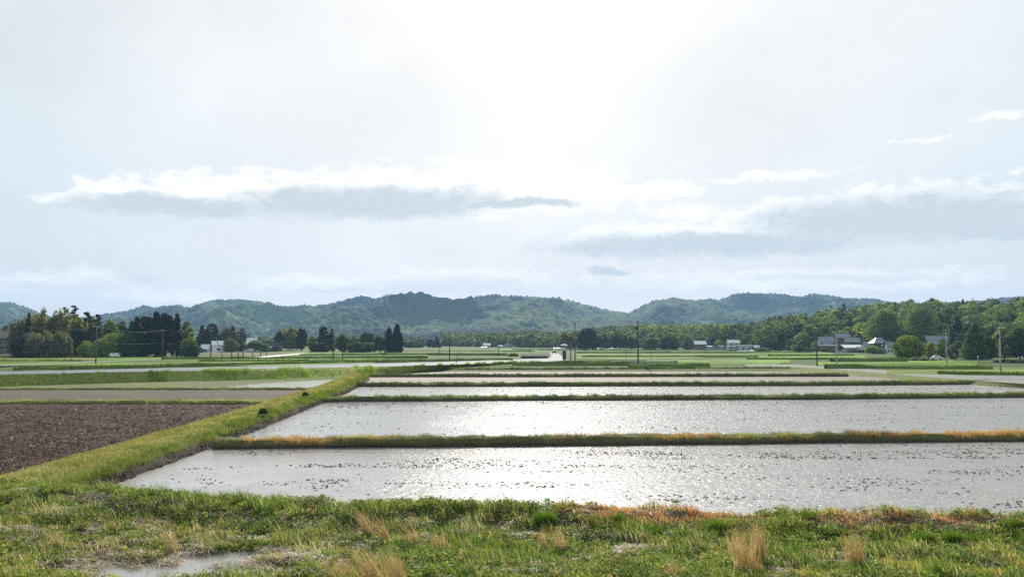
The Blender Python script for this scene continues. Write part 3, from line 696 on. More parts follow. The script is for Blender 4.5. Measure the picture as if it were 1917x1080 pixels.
# ------------------------------------------------------------------ hills: surfaces in polar form round the valley, evaluated at real distances
class Hill:
    def __init__(s, name, sil, px0, px1, r0, r1, r2, label, spur=0, sc=300., canopy=0.0, dark=(.02, .038, .02), light=(.09, .13, .04), nu=300, nv=90, dome=0, domesc=9., flat=1.6, seed=1, mat=None, darkfn=None, foot=None):
        px = np.linspace(px0, px1, nu); s.px = px
        yy = np.interp(px, [p[0] for p in sil], [p[1] for p in sil])
        s.A = (px-CX)/F/np.hypot(1, 0); tgt = (HOR-yy)/F                     # tan of elevation per unit forward distance
        tt = np.linspace(0, 1, nv); k1 = .72
        r0a = np.full(nu, float(r0)) if foot is None else np.interp(px, [p[0] for p in foot], [p[1] for p in foot])
        T = tt[None, :]; RR = np.where(T < k1, r0a[:, None]+(r1-r0a[:, None])*T/k1, r1+(r2-r1)*(T-k1)/(1-k1))
        XX = s.A[:, None]*RR; YY = RR.copy()
        up = np.clip(T/k1, 0, 1); down = sm(T, k1, 1.0)
        P = (up**flat)*(1-down*.9)
        env = np.sin(np.clip(up, 0, 1)*pi*.5)*(1-down)
        if spur:
            wx = XX + 90*(fbm(XX/sc*.9, YY/sc*.9, 3, seed+40)-.5)*sc/150
            rid = 1-np.abs(2*fbm(wx/sc, YY/sc*.45, 4, seed, .45)-1)*2.2
            rid2 = 1-np.abs(2*vnoise(wx/sc*2.7+5, YY/sc*1.4, seed+3)-1)
            P = P + spur*(rid-.35)*np.sin(np.clip(up*1.02, 0, 1)*pi)**.8*(1-down) + spur*.35*(rid2-.5)*np.sin(np.clip(up, 0, 1)*pi)*(1-down)
        P = np.maximum(P, 0)
        zz = P*100.0
        elev = (zz-H*0)/RR; mx = elev.max(1)
        tgtz = np.maximum(tgt - canopy/r1, .0005)
        # z = scale*P + (camera height share): choose the scale so that the skyline lands on the traced line
        need = (tgtz*r1+H)/r1
        k = need/np.maximum(mx, 1e-6); k = np.convolve(np.pad(k, 3, 'edge'), np.ones(7)/7, 'valid') if spur else k
        zz = zz*k[:, None]
        base = .5
        if dome:
            f1, rv = worley(XX/domesc, YY/domesc, seed+2); s.rv = rv
            zz = zz + dome*np.clip(1-f1*1.25, 0, 1)*(.4+1.0*rv)*np.clip(zz/4, 0, 1)
        s.XX, s.YY, s.ZZ = XX, YY, zz+base*0; s.r0, s.r1, s.r2 = r0, r1, r2; s.r0a = r0a; s.k1 = k1; s.nv = nv
        n = fbm(XX/sc*1.6, YY/sc*1.2, 4, seed+60); nb = rv if dome else fbm(XX/15, YY/15, 2, seed+61)
        w = sm(n+.35*(nb-.5), .42, .60)
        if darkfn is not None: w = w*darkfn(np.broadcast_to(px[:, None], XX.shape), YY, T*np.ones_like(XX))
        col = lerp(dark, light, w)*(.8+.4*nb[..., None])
        s.w = w
        # skirt below ground so that no edge floats
        zz2 = s.ZZ.copy(); zz2[:, 0] = -1.2; zz2[:, -1] = -1.2; zz2[0, :] = -1.2; zz2[-1, :] = -1.2
        o = fmesh(name, np.stack([XX, YY, zz2], -1).reshape(-1, 3), gridfaces(nu, nv)[:, ::-1], mat or M_far, col.reshape(-1, 3), smooth=not dome)
        tag(o, label, None, None, 'structure')
    def z(s, x, y):
        x = np.asarray(x, float); y = np.asarray(y, float)
        u = (x/y*F+CX-s.px[0])/(s.px[-1]-s.px[0])*(len(s.px)-1)
        inside = (u >= 0) & (u < len(s.px)-1); u = np.clip(u, 0, len(s.px)-1.001); i = u.astype(int); f = u-i
        r0 = s.r0a[i]
        t = np.where(y < s.r1, (y-r0)/(s.r1-r0)*s.k1, s.k1+(y-s.r1)/(s.r2-s.r1)*(1-s.k1))
        inside &= (t > 0) & (t < 1); q = np.clip(t, 0, .9999)*(s.nv-1); j = q.astype(int); g = q-j
        Zv = (s.ZZ[i, j]*(1-f)+s.ZZ[i+1, j]*f)*(1-g)+(s.ZZ[i, j+1]*(1-f)+s.ZZ[i+1, j+1]*f)*g
        return np.where(inside, Zv, -5)
SIL_L = [(-900, 560), (-500, 548), (-250, 556), (-60, 570), (0, 567), (20, 567), (40, 573), (60, 580), (90, 592), (140, 598), (190, 590), (215, 586), (240, 582), (262, 576), (270, 572), (280, 576), (295, 577), (315, 573), (335, 571), (350, 578), (370, 571), (395, 563), (430, 562), (460, 561), (490, 566), (520, 571), (540, 575), (560, 572), (590, 574), (615, 570),
         (640, 564), (665, 556), (680, 554.5), (700, 560), (725, 553), (750, 549.5), (780, 548), (800, 551), (815, 554), (835, 558), (850, 561), (880, 557), (900, 555), (922, 552), (950, 555), (990, 556), (1015, 558), (1040, 558), (1065, 563), (1090, 570), (1120, 578), (1150, 585), (1175, 587), (1210, 592), (1300, 600), (1500, 620)]
SIL_R = [(1040, 634), (1090, 620), (1130, 604), (1160, 592), (1180, 587), (1195, 577), (1215, 568), (1230, 563), (1250, 560), (1262, 557), (1272, 560), (1290, 564), (1315, 561), (1330, 560), (1345, 563), (1365, 556), (1380, 550), (1400, 549), (1420, 551), (1440, 550), (1460, 552), (1500, 556), (1515, 552), (1530, 551), (1560, 555), (1600, 559), (1640, 561), (1660, 565), (1700, 572), (1740, 568), (1800, 566), (1850, 562), (1880, 558), (1917, 557), (2100, 552), (2500, 570)]
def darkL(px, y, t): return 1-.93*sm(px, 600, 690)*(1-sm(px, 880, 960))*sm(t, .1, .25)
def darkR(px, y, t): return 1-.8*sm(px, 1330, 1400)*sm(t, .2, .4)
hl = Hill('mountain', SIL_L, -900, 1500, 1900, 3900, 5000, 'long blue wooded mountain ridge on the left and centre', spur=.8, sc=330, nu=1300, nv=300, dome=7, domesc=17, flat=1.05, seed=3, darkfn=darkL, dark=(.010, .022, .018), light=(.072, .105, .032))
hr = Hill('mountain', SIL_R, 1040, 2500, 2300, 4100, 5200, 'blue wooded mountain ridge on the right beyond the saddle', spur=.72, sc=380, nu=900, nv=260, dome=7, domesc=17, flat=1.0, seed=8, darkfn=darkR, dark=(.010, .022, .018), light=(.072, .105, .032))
SIL_F = [(1330, 640), (1370, 622), (1400, 606), (1440, 598), (1480, 591), (1520, 587), (1560, 581), (1600, 574), (1650, 568), (1680, 566), (1720, 561), (1760, 563), (1800, 564), (1850, 563), (1880, 561), (1917, 557), (2100, 556), (2300, 575), (2500, 600)]
hf = Hill('hill', SIL_F, 1330, 2500, 520, 740, 900, 'near wooded hillside on the right behind the farmhouses', canopy=13, nu=200, nv=60, flat=.9, seed=12, foot=[(1330, 690), (1420, 600), (1500, 560), (1620, 530), (1750, 480), (1900, 430), (2500, 400)], dark=(.03, .045, .02), light=(.05, .07, .025), sc=60)
SIL_C = [(800, 644), (850, 640), (870, 632), (900, 624), (940, 621), (980, 618), (1010, 619), (1040, 623), (1080, 618), (1120, 612), (1160, 609), (1200, 607), (1300, 606), (1400, 607), (1440, 608), (1480, 612), (1600, 620)]
hc = Hill('hill', SIL_C, 800, 1600, 820, 1180, 1500, 'low wooded spur in the middle distance', canopy=10, nu=160, nv=40, flat=.8, seed=15, dark=(.05, .065, .025), light=(.09, .11, .04), sc=90, foot=[(800, 1000), (900, 900), (1050, 800), (1600, 760)])
def surf(x, y):
    return np.maximum(np.maximum(gz(x, y), hf.z(x, y)), hc.z(x, y))

# ------------------------------------------------------------------ foliage
def lobes_cloud(lobes, n_, size, c1, c2, rs, inner=.25, up=.15):
    """leaf-sized faces over and through a set of lobes (x,y,z,rx,ry,rz)"""
    lobes = np.array(lobes, float); a = (lobes[:, 3]*lobes[:, 5]+lobes[:, 3]*lobes[:, 4]); p = a/a.sum()
    k = rs.choice(len(lobes), n_, p=p); Lb = lobes[k]
    d = rs.randn(n_, 3); d[:, 2] += up*1.5; d /= np.linalg.norm(d, axis=1)[:, None]
    r = np.where(rs.rand(n_) < inner, .25+.6*rs.rand(n_), .86+.26*rs.rand(n_))
    P = Lb[:, :3]+d*Lb[:, 3:]*r[:, None]
    nr = d+1.1*(rs.rand(n_, 3)-.5); nr /= np.linalg.norm(nr, axis=1)[:, None]
    t = np.cross(nr, rs.rand(n_, 3)-.5); t /= np.linalg.norm(t, axis=1)[:, None]+1e-9; b = np.cross(nr, t)
    s = size*(.5+.9*rs.rand(n_, 1))*np.where(r < .86, 1.7, 1.0)[:, None]; q = .6+.4*rs.rand(n_, 1)
    V_ = np.stack([P-t*s, P+b*s*q, P+t*s*.9, P-b*s*q*.9], 1)
    tint = rs.rand(len(lobes))[k][:, None]; c = np.array(c1)*(1-tint)+np.array(c2)*tint; c = c*(.7+.6*rs.rand(n_, 1))
    return V_, np.repeat(c, 4, 0).reshape(n_, 4, 3)
def crown_lobes(kind, h, w, rs, nl=None):
    Ls = []
    if kind == 'broad':
        for i in range(nl or 24):
            a = rs.rand()*6.28; t = rs.rand(); q = w*(.15+.11*rs.rand()); prof = math.sin(pi*min(1, .18+.80*t))**.6
            r = max(0, w*.5*prof-q*.8)*(rs.rand()**.4); Ls.append((r*cos(a), r*sin(a), h*(.16+.68*t), q, q, q*.8))
        Ls.append((0, 0, h*.45, w*.3, w*.3, h*.3)); Ls.append((rs.randn()*w*.06, 0, h-w*.16, w*.17, w*.17, w*.15))
    elif kind == 'dome':
        for _ in range(nl or 30):
            a = rs.rand()*6.28; ph = rs.rand()*1.5; q = w*(.11+.08*rs.rand())
            r = (w*.5-q)*math.sin(1.57-ph*.98); z = h*.20+(h*.80-q)*math.sin(ph); Ls.append((r*cos(a), r*sin(a), z, q, q, q*.75))
        for _ in range(6 if nl is None else 2):
            a = rs.rand()*6.28; q = w*.16; r = (w*.5-q)*.85; Ls.append((r*cos(a), r*sin(a), h*.16, q, q, q*.9))
        Ls.append((0, 0, h*.48, w*.34, w*.34, h*.36))
    elif kind == 'cone':
        for i in range(nl or 34):
            t = i/33.; q = w*(.20*(1-t)+.07); r = max(0, w*.5*(1-t)**.5-q)*(.35+.7*rs.rand()); a = i*2.4+rs.rand()
            Ls.append((r*cos(a), r*sin(a), h*(.10+.85*t), q, q, q*1.2))
        Ls.append((0, 0, h*.4, w*.25, w*.25, h*.35))
    elif kind in ('cedar', 'cypress'):
        n_ = nl or 46; pw = .48 if kind == 'cedar' else .42
        for i in range(n_):
            t = i/(n_-1.); R0 = w*.5*max(0, 1-t)**pw*(1 if kind == 'cedar' else min(1, .66+t*1.6)); R0 *= .8+.4*rs.rand(); q = max(w*.11, R0*.34); a = i*2.4+rs.rand()*.8
            r = max(0, R0-q); Ls.append((r*cos(a), r*sin(a), h*(.05+.90*t), q, q, q*(1.0 if kind == 'cedar' else 1.5)))
        Ls.append((0, 0, h*.36, w*.30, w*.30, h*.34)); Ls.append((0, 0, h*.66, w*.17, w*.17, h*.24))
    elif kind == 'bamboo':
        for i in range(nl or 30):
            a = rs.rand()*6.28; r = w*.44*rs.rand()**.5; top = h*(.74+.26*rs.rand())*(1-.28*(r/(w*.5))**2); q = w*.075+.3
            for k in range(4):
                t = k/3.; Ls.append((r*cos(a)+.04*h*t*t*cos(a*3), r*sin(a), top*(.30+.66*t), q*(1.25-.55*t), q*(1.25-.55*t), top*.15))
        Ls.append((0, 0, h*.4, w*.38, w*.38, h*.34))
    elif kind == 'pine':
        for i in range(nl or 18):
            t = .25+.72*i/17.; a = i*2.4+rs.rand(); r = w*.30*(1.2-t)*1.3; q = w*(.20+.10*rs.rand())*(1.25-.6*t)
            Ls.append((r*cos(a), r*sin(a), h*t, q, q, q*.42))
        Ls.append((0, 0, h*.5, w*.2, w*.2, h*.3))
    elif kind == 'shrub':
        for _ in range(nl or 22):
            a = rs.rand()*6.28; r = w*.40*rs.rand()**.55; q = h*(.22+.13*rs.rand()); q2 = max(q, w*.11)
            Ls.append((r*cos(a), r*sin(a), h*(.2+.55*rs.rand())*(1-.45*(r/(w*.5))**2), q2, q2, q))
        Ls.append((0, 0, h*.3, w*.36, w*.36, h*.35))
    return Ls
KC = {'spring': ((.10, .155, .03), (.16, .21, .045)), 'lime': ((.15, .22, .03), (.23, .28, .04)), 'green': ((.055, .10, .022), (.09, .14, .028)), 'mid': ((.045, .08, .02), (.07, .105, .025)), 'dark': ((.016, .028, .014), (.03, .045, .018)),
      'bamboo': ((.16, .18, .05), (.25, .23, .08)), 'brown': ((.12, .13, .05), (.18, .18, .07)), 'orange': ((.17, .15, .055), (.22, .20, .07)), 'grey': ((.12, .135, .065), (.17, .17, .09)),
      'needle': ((.012, .022, .011), (.022, .036, .015)), 'yellow': ((.30, .28, .03), (.22, .24, .03)), 'olive': ((.08, .085, .03), (.12, .12, .04))}
def tree(px, py, top, wpx, Yd, kind, colk, label, name=None, cat='tree', group=None, dens=1.0, sub=0.0):
    """thing: root > trunk, crown. base pixel only fixes the bearing; the foot stands on the terrain at distance Yd"""
    x = xat(px, Yd); z = float(surf(x, Yd)); zt = zat(top, Yd); h = max(1.0, zt-z); w = wpx/F*Yd
    rs = np.random.RandomState(int(px*7+top)); ck = KC[colk]
    root = empty(name or {'cedar': 'cedar_tree', 'cypress': 'cypress_tree', 'bamboo': 'bamboo_clump', 'pine': 'pine_tree', 'shrub': 'shrub', 'cone': 'broadleaf_tree'}.get(kind, 'broadleaf_tree'), (x, Yd, z-.05), rs.rand()*.6)
    tag(root, label, cat, group)
    Ls = crown_lobes(kind, h, w, rs)
    px1 = Yd/886.; size = max(.16, px1*.72)
    area = sum(l[3]*(l[3]+l[5]) for l in Ls)*6.0
    n_ = int(np.clip(dens*area/(size*size)*.55, 250, 12000))
    V_, c = lobes_cloud(Ls, n_, size, ck[0], ck[1], rs)
    V_[..., 2] = np.maximum(V_[..., 2], .05)
    fmesh('crown', V_.reshape(-1, 3), np.arange(n_*4).reshape(-1, 4), M_needle if kind in ('cedar', 'cypress', 'pine') or colk in ('needle', 'dark') else M_leaf, c.reshape(-1, 3), root)
    T = MB(); tr = max(.08, .022*h)
    if kind == 'bamboo':
        for k in range(9):
            a = rs.rand()*6.28; r = w*.4*rs.rand(); T.tube([(r*cos(a), r*sin(a), -.3), (r*cos(a), r*sin(a), h*.5), (r*cos(a)*1.1, r*sin(a)*1.1, h*.85)], [.08, .06, .03], 5)
        T.build('stems', M_bark, root)
    elif kind == 'shrub':
        for k in range(4):
            a = k*1.57; T.tube([(0, 0, -.2), (w*.2*cos(a), w*.2*sin(a), h*.6)], [.06, .03], 5)
        T.build('stems', M_bark, root)
    else:
        tt = .95 if kind in ('cedar', 'cypress', 'cone') else .62
        T.tube([(0, 0, -.4), (.02*h, 0, h*.3), (0, .01*h, h*tt)], [tr*1.25, tr*.85, tr*.3], 8)
        for l in Ls[:9]:
            z0 = min(h*tt*.9, max(h*.22, l[2]*.55)); T.tube([(0, 0, z0), (l[0]*.5, l[1]*.5, (z0+l[2])*.52), (l[0], l[1], l[2])], [tr*.45, tr*.3, tr*.1], 5, False)
        T.build('trunk', M_bark, root)
    return root

TREES = [
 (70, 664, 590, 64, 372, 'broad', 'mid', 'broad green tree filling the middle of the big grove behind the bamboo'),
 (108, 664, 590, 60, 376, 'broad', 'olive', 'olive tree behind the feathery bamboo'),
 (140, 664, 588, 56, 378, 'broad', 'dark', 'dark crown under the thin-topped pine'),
 (176, 664, 594, 56, 372, 'broad', 'mid', 'green crown under the small dark pines'),
 (34, 664, 612, 40, 352, 'broad', 'mid', 'green tree at the low left shoulder of the big grove'),
 (222, 664, 606, 46, 366, 'broad', 'mid', 'green tree in the dip between the grove and the cedars'),
 (250, 666, 600, 34, 350, 'broad', 'dark', 'dark tree joining the hedge mound to the cedars'),
 (1510, 661, 650, 26, 505, 'shrub', 'green', 'green shrub left of the dark shrub by the long shed'),
 (1556, 663, 652, 24, 488, 'shrub', 'olive', 'brownish shrub just behind the concrete lane pole'),
 (1580, 663, 653, 18, 482, 'shrub', 'lime', 'small lime shrub before the wide low barn'),
 (1612, 664, 653, 24, 478, 'shrub', 'green', 'green shrub at the right end of the wide low barn'),
 (1643, 664, 650, 26, 440, 'shrub', 'spring', 'spring green shrub below the hipped-roof house'),
 (1548, 650, 624, 30, 560, 'dome', 'mid', 'round tree rising behind the long farm building'),
 (1596, 650, 618, 34, 575, 'dome', 'mid', 'round tree rising behind the tallest farmhouse'),
 (1626, 650, 622, 30, 560, 'dome', 'spring', 'light green tree between the two farm roofs and the hill'),
 (1406, 655, 640, 24, 610, 'shrub', 'mid', 'green shrub right of the pale flat-roofed barn'),
 (1392, 655, 634, 26, 625, 'broad', 'mid', 'tree directly behind the pale flat-roofed barn'),
 # px, base, top, width, distance, kind, colour, label
 (40, 664, 600, 42, 345, 'bamboo', 'brown', 'brownish bamboo at the left end of the big mixed grove'),
 (80, 664, 581, 66, 350, 'bamboo', 'bamboo', 'tall yellowish bamboo forming the left top of the big grove'),
 (118, 664, 580, 56, 352, 'bamboo', 'bamboo', 'tall feathery bamboo in the middle of the big grove'),
 (56, 662, 583, 20, 340, 'cedar', 'dark', 'narrow dark conifer poking out of the left bamboo'),
 (92, 666, 618, 78, 322, 'bamboo', 'grey', 'grey green bamboo sweeping low at the front of the grove'),
 (118, 667, 622, 44, 318, 'bamboo', 'grey', 'drooping grey green bamboo beside the gap in the grove'),
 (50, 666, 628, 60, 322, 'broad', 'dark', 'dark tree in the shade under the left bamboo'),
 (124, 662, 574, 24, 362, 'pine', 'dark', 'dark round-topped pine above the feathery bamboo'),
 (141, 662, 571, 26, 364, 'pine', 'needle', 'thin-topped pine rising highest over the big grove'),
 (166, 662, 584, 30, 360, 'pine', 'dark', 'dark pine right of the thin-topped one'),
 (186, 662, 588, 22, 362, 'pine', 'dark', 'small dark pine at the right end of the grove top'),
 (150, 662, 593, 42, 345, 'bamboo', 'orange', 'orange tipped bamboo above the gap in the grove'),
 (148, 666, 616, 44, 335, 'broad', 'dark', 'deep green tree standing in the dark gap of the grove'),
 (172, 666, 606, 38, 340, 'bamboo', 'olive', 'olive bamboo at the right side of the big grove'),
 (208, 664, 597, 44, 350, 'broad', 'lime', 'fresh green tree between the grove and the dark cedars'),
 (232, 664, 600, 34, 352, 'broad', 'green', 'green tree just left of the dark cedars'),
 (176, 667, 638, 46, 322, 'shrub', 'lime', 'sloping pale green bush at the left foot of the hedge mound'),
 (206, 667, 626, 58, 328, 'shrub', 'lime', 'bright topped hedge mound in front of the cedars'),
 (232, 667, 618, 50, 332, 'shrub', 'green', 'taller right part of the hedge mound in front of the cedars'),
 (258, 667, 592, 40, 335, 'cedar', 'needle', 'leftmost of the very dark cedars'),
 (274, 667, 589, 52, 346, 'dome', 'needle', 'very dark rounded tree filling the left of the cedar group'),
 (294, 667, 583, 42, 337, 'cedar', 'needle', 'very dark cedar in the middle of the dark group'),
 (311, 667, 584, 50, 345, 'dome', 'needle', 'very dark blunt-topped tree before the last pointed cedar'),
 (333, 667, 585, 30, 335, 'cedar', 'needle', 'rightmost of the very dark cedars, with a pointed top'),
 (352, 664, 600, 34, 350, 'dome', 'lime', 'sunlit yellow green tree right behind the rightmost cedar'),
 (350, 668, 634, 30, 322, 'broad', 'grey', 'small dusty green tree at the right foot of the cedars'),
 (362, 668, 640, 18, 320, 'shrub', 'mid', 'low shrub at the right foot of the cedars'),
 (380, 655, 608, 26, 500, 'cedar', 'dark', 'dark conifer left of the round-headed dark tree'),
 (398, 655, 604, 34, 505, 'dome', 'dark', 'round-headed dark tree behind the white gabled shed'),
 (428, 655, 614, 50, 540, 'broad', 'olive', 'brownish green tree behind the leaning pole'),
 (437, 655, 611, 14, 520, 'pine', 'dark', 'slim dark pine over the farm roofs'),
 (455, 655, 613, 20, 525, 'pine', 'dark', 'dark pine behind the row of poles'),
 (432, 657, 636, 36, 470, 'broad', 'grey', 'greyish garden tree beside the white gabled shed'),
 (452, 657, 630, 24, 480, 'broad', 'olive', 'small brown green tree among the poles'),
 (490, 657, 638, 28, 480, 'shrub', 'green', 'round garden shrub in front of the white roofed house'),
 (476, 657, 634, 24, 485, 'shrub', 'grey', 'pale garden shrub left of the white roofed house'),
 (546, 655, 613, 58, 530, 'bamboo', 'bamboo', 'bamboo grove with yellow tops left of centre'),
 (566, 655, 613, 26, 522, 'dome', 'dark', 'dark tree closing the bamboo grove on its right'),
 (524, 655, 622, 26, 525, 'broad', 'dark', 'dark tree behind the black house'),
 (586, 655, 628, 22, 500, 'broad', 'lime', 'small yellow green tree right of the bamboo grove'),
 (606, 657, 609, 28, 495, 'dome', 'dark', 'dark green tree left of the forked pair of poles'),
 (622, 657, 614, 18, 500, 'cedar', 'dark', 'dark conifer behind the forked pair of poles'),
 (600, 660, 640, 40, 470, 'shrub', 'dark', 'dark bush under the dark green tree'),
 (642, 655, 626, 34, 480, 'broad', 'olive', 'olive tree at the left of the rounded copse'),
 (664, 655, 632, 36, 475, 'broad', 'mid', 'low tree in the middle of the rounded copse'),
 (690, 656, 620, 42, 480, 'dome', 'green', 'tallest rounded tree of the copse left of the twin cypresses'),
 (712, 656, 626, 30, 482, 'broad', 'olive', 'brownish tree touching the left cypress'),
 (676, 658, 636, 60, 460, 'shrub', 'mid', 'dark underbrush at the foot of the copse'),
 (729, 658, 613, 26, 458, 'cypress', 'needle', 'shorter left one of the twin dark cypresses'),
 (744, 659, 607, 30, 452, 'cypress', 'needle', 'taller right one of the twin dark cypresses'),
 (768, 650, 637, 26, 760, 'shrub', 'mid', 'long bush right behind the cypresses'),
 (782, 650, 638, 34, 780, 'shrub', 'mid', 'clipped long bush in the middle distance'),
 (818, 650, 630, 16, 800, 'cedar', 'dark', 'small dark conifer behind the thin pole'),
 (806, 650, 634, 18, 820, 'broad', 'dark', 'small dark tree left of the thin pole'),
 (1100, 655, 612, 46, 640, 'dome', 'dark', 'large dark tree right of the roadside poles'),
 (1062, 655, 622, 34, 650, 'bamboo', 'brown', 'brownish bamboo behind the dark pillar'),
 (1126, 655, 624, 40, 650, 'bamboo', 'brown', 'straw coloured bamboo right of the large dark tree'),
 (1156, 655, 622, 40, 655, 'bamboo', 'olive', 'olive bamboo left of the tallest pole'),
 (1182, 655, 628, 30, 655, 'bamboo', 'brown', 'low brownish bamboo just left of the tallest pole'),
 (1216, 655, 634, 36, 660, 'broad', 'olive', 'low olive tree just right of the tallest pole'),
 (1252, 655, 626, 44, 665, 'dome', 'mid', 'rounded green tree between the tallest pole and the houses'),
 (1286, 655, 630, 30, 660, 'broad', 'grey', 'greyish tree left of the far two-storey house'),
 (1332, 653, 630, 16, 640, 'cedar', 'dark', 'dark conifer between the two far houses'),
 (1345, 653, 636, 18, 635, 'shrub', 'lime', 'yellow green shrub between the two far houses'),
 (1356, 650, 628, 34, 660, 'broad', 'mid', 'green tree behind the far two-storey house'),
 (1424, 661, 649, 34, 540, 'shrub', 'grey', 'spreading pale willow bush by the plastic tunnel'),
 (1455, 655, 645, 16, 560, 'shrub', 'dark', 'small dark bush at the foot of the wooded hill'),
 (1494, 662, 645, 24, 510, 'shrub', 'mid', 'round dark bush left of the small yellow shrub'),
 (1524, 660, 641, 16, 520, 'shrub', 'yellow', 'small yellow shrub before the farmhouse yard'),
 (1546, 662, 650, 22, 500, 'shrub', 'dark', 'dark shrub in front of the long shed'),
 (1596, 664, 652, 20, 490, 'shrub', 'mid', 'dark green shrub below the farmhouse'),
 (1632, 664, 646, 30, 445, 'shrub', 'lime', 'light green shrub right below the farmhouse'),
 (1655, 664, 640, 20, 448, 'broad', 'dark', 'dark small tree left of the large sunlit round tree'),
 (1606, 640, 622, 22, 530, 'broad', 'green', 'green tree between the farmhouse and the small house'),
 (1658, 650, 578, 84, 500, 'broad', 'spring', 'left one of the two great spreading trees under the hill'),
 (1722, 650, 575, 92, 495, 'broad', 'spring', 'right one of the two great spreading trees under the hill'),
 (1790, 650, 593, 38, 470, 'cedar', 'dark', 'pair-topped dark conifer right of the great spreading trees'),
 (1697, 673, 625, 66, 300, 'dome', 'lime', 'large sunlit round tree with bright yellow green top'),
 (1714, 677, 667, 40, 285, 'shrub', 'grey', 'pale low bush at the foot of the sunlit round tree'),
 (1738, 668, 640, 26, 310, 'broad', 'yellow', 'small bright yellow tree right of the sunlit round tree'),
 (1758, 668, 640, 26, 330, 'broad', 'lime', 'pale leafy young tree beside the concrete pole'),
 (1780, 672, 645, 26, 310, 'broad', 'grey', 'greyish small tree behind the leaning posts'),
 (1822, 674, 604, 58, 300, 'cone', 'green', 'large pointed green tree by the right roadside'),
 (1846, 674, 630, 44, 305, 'broad', 'mid', 'dark tree merging with the right side of the pointed tree'),
 (1876, 674, 610, 50, 310, 'broad', 'lime', 'yellow green tree behind the nearest concrete pole'),
 (1905, 676, 612, 60, 300, 'broad', 'mid', 'dark green tree cut by the right edge of the photo'),
 (1885, 684, 673, 60, 262, 'shrub', 'dark', 'low dark hedge right of the nearest concrete pole'),
 (1915, 684, 672, 40, 260, 'shrub', 'mid', 'low green hedge cut by the right edge'),
 (960, 668, 660, 22, 370, 'shrub', 'yellow', 'yellow flowering mound beside the road bridge'),
 (1762, 664, 634, 30, 400, 'broad', 'spring', 'fresh green garden tree under the half hidden grey roof'),
 (1790, 668, 638, 32, 380, 'broad', 'green', 'green garden tree below the bright white hut roof'),
 (1738, 664, 640, 30, 410, 'shrub', 'mid', 'dark garden shrub left of the fresh green garden tree'),
 (12, 640, 608, 26, 560, 'broad', 'green', 'small green tree behind the brown roof at the left edge'),
]
for t in TREES: tree(*t)

# woods that read as one mass ------------------------------------------------
def wood(name, hill, n_tries, pxr, yr, label, hrange, wk, size, per, cols, seed, colfn=None, spacing=5.5, mask=None):
    rs = np.random.RandomState(seed); px = pxr[0]+rs.rand(n_tries)*(pxr[1]-pxr[0]); y = (yr[0]**2+rs.rand(n_tries)*(yr[1]**2-yr[0]**2))**.5
    x = (px-CX)/F*y
    z = hill.z(x, y) if hill is not None else gz(x, y)
    k = z > (.2 if hill is not None else -9)
    if mask is not None: k &= mask(px, y, x)
    x, y, z, px = x[k], y[k], z[k], px[k]
    used = set(); keep = []
    for i in range(len(x)):
        c = (int(x[i]/spacing), int(y[i]/spacing))
        if c in used: continue
        used.add(c); keep.append(i)
    Vs = []; Cs = []
    for i in keep:
        kind, ck = cols[rs.choice(len(cols))] if colfn is None else colfn(px[i], y[i], x[i], rs)
        h = hrange[0]+rs.rand()*(hrange[1]-hrange[0]); w = h*wk*(.8+.4*rs.rand())
        if kind in ('cedar',): h *= 1.15; w *= .62
        Ls = crown_lobes(kind, h, w, rs, {'broad': 9, 'dome': 10, 'bamboo': 6}.get(kind, 8) if kind != 'cedar' else 16)
        V_, c = lobes_cloud(Ls, per, size, KC[ck][0], KC[ck][1], rs, .15)
        Vs.append(V_+np.array([x[i], y[i], z[i]-.5])); Cs.append(c*(.75+.5*rs.rand()))
    V_ = np.concatenate(Vs); C_ = np.concatenate(Cs)
    o = fmesh(name, V_.reshape(-1, 3), np.arange(len(V_)*4).reshape(-1, 4), M_leaf, C_.reshape(-1, 3))
    tag(o, label, None, None, 'stuff'); return len(keep)
def fcol(px, y, x, rs):
    n = float(fbm(np.array(x/38.), np.array(y/30.), 2, 5)); r = rs.rand()
    top = y > 700
    if (top and r < .12) or n < .40: return ('cedar', 'dark') if r < .05 else ('dome', 'dark' if r < .5 else 'mid')
    return ('dome', 'spring') if r < .5 else ('dome', 'lime') if r < .66 else ('dome', 'green') if r < .8 else ('broad', 'mid')
nw1 = wood('forest', hf, 9000, (1335, 2080), (430, 790), 'dense mixed wood covering the near right hillside', (7, 17), 1.0, .68, 420, None, 5, fcol, 8.5,
           mask=lambda px, y, x: (y > 560) | (px > 1640))
def ccol(px, y, x, rs):
    r = rs.rand()
    if px > 1190 and y > 1000: return ('dome', 'spring') if r < .5 else ('dome', 'lime')
    return ('dome', 'mid') if r < .4 else ('dome', 'spring') if r < .8 else ('broad', 'olive')
nw2 = wood('forest', hc, 9000, (830, 1560), (760, 1260), 'wooded spur and plantation in the middle distance', (7, 12), .8, 1.25, 70, None, 6, ccol, 8.0,
           mask=lambda px, y, x: ~((px > 1190) & (px < 1420) & (y < 1050) & (y > 900)) | (fbm(x/30, y/30, 2, 4) > .6))
print('woods', nw1, nw2)
def vcol(px, y, x, rs):
    r = rs.rand(); return ('cedar', 'dark') if r < .12 else ('dome', 'mid') if r < .5 else ('dome', 'grey') if r < .75 else ('dome', 'green')
nw3 = wood('forest', None, 5200, (330, 1300), (880, 1500), 'far belt of trees across the end of the valley', (6, 12), .85, 1.5, 60, None, 9, vcol, 10.0,
           mask=lambda px, y, x: (fbm(x/60, y/80, 2, 14) > .40) & (hc.z(x, y) < .2) & ((y > 1050) | (px < 740) | (px > 860)))
nw4 = wood('forest', None, 700, (-120, 330), (420, 560), 'dark trees in the shade behind the left grove', (7, 11), .8, .6, 220, None, 10, lambda a, b, c, rs: ('broad', 'dark' if rs.rand() < .5 else 'mid'), 6.0)
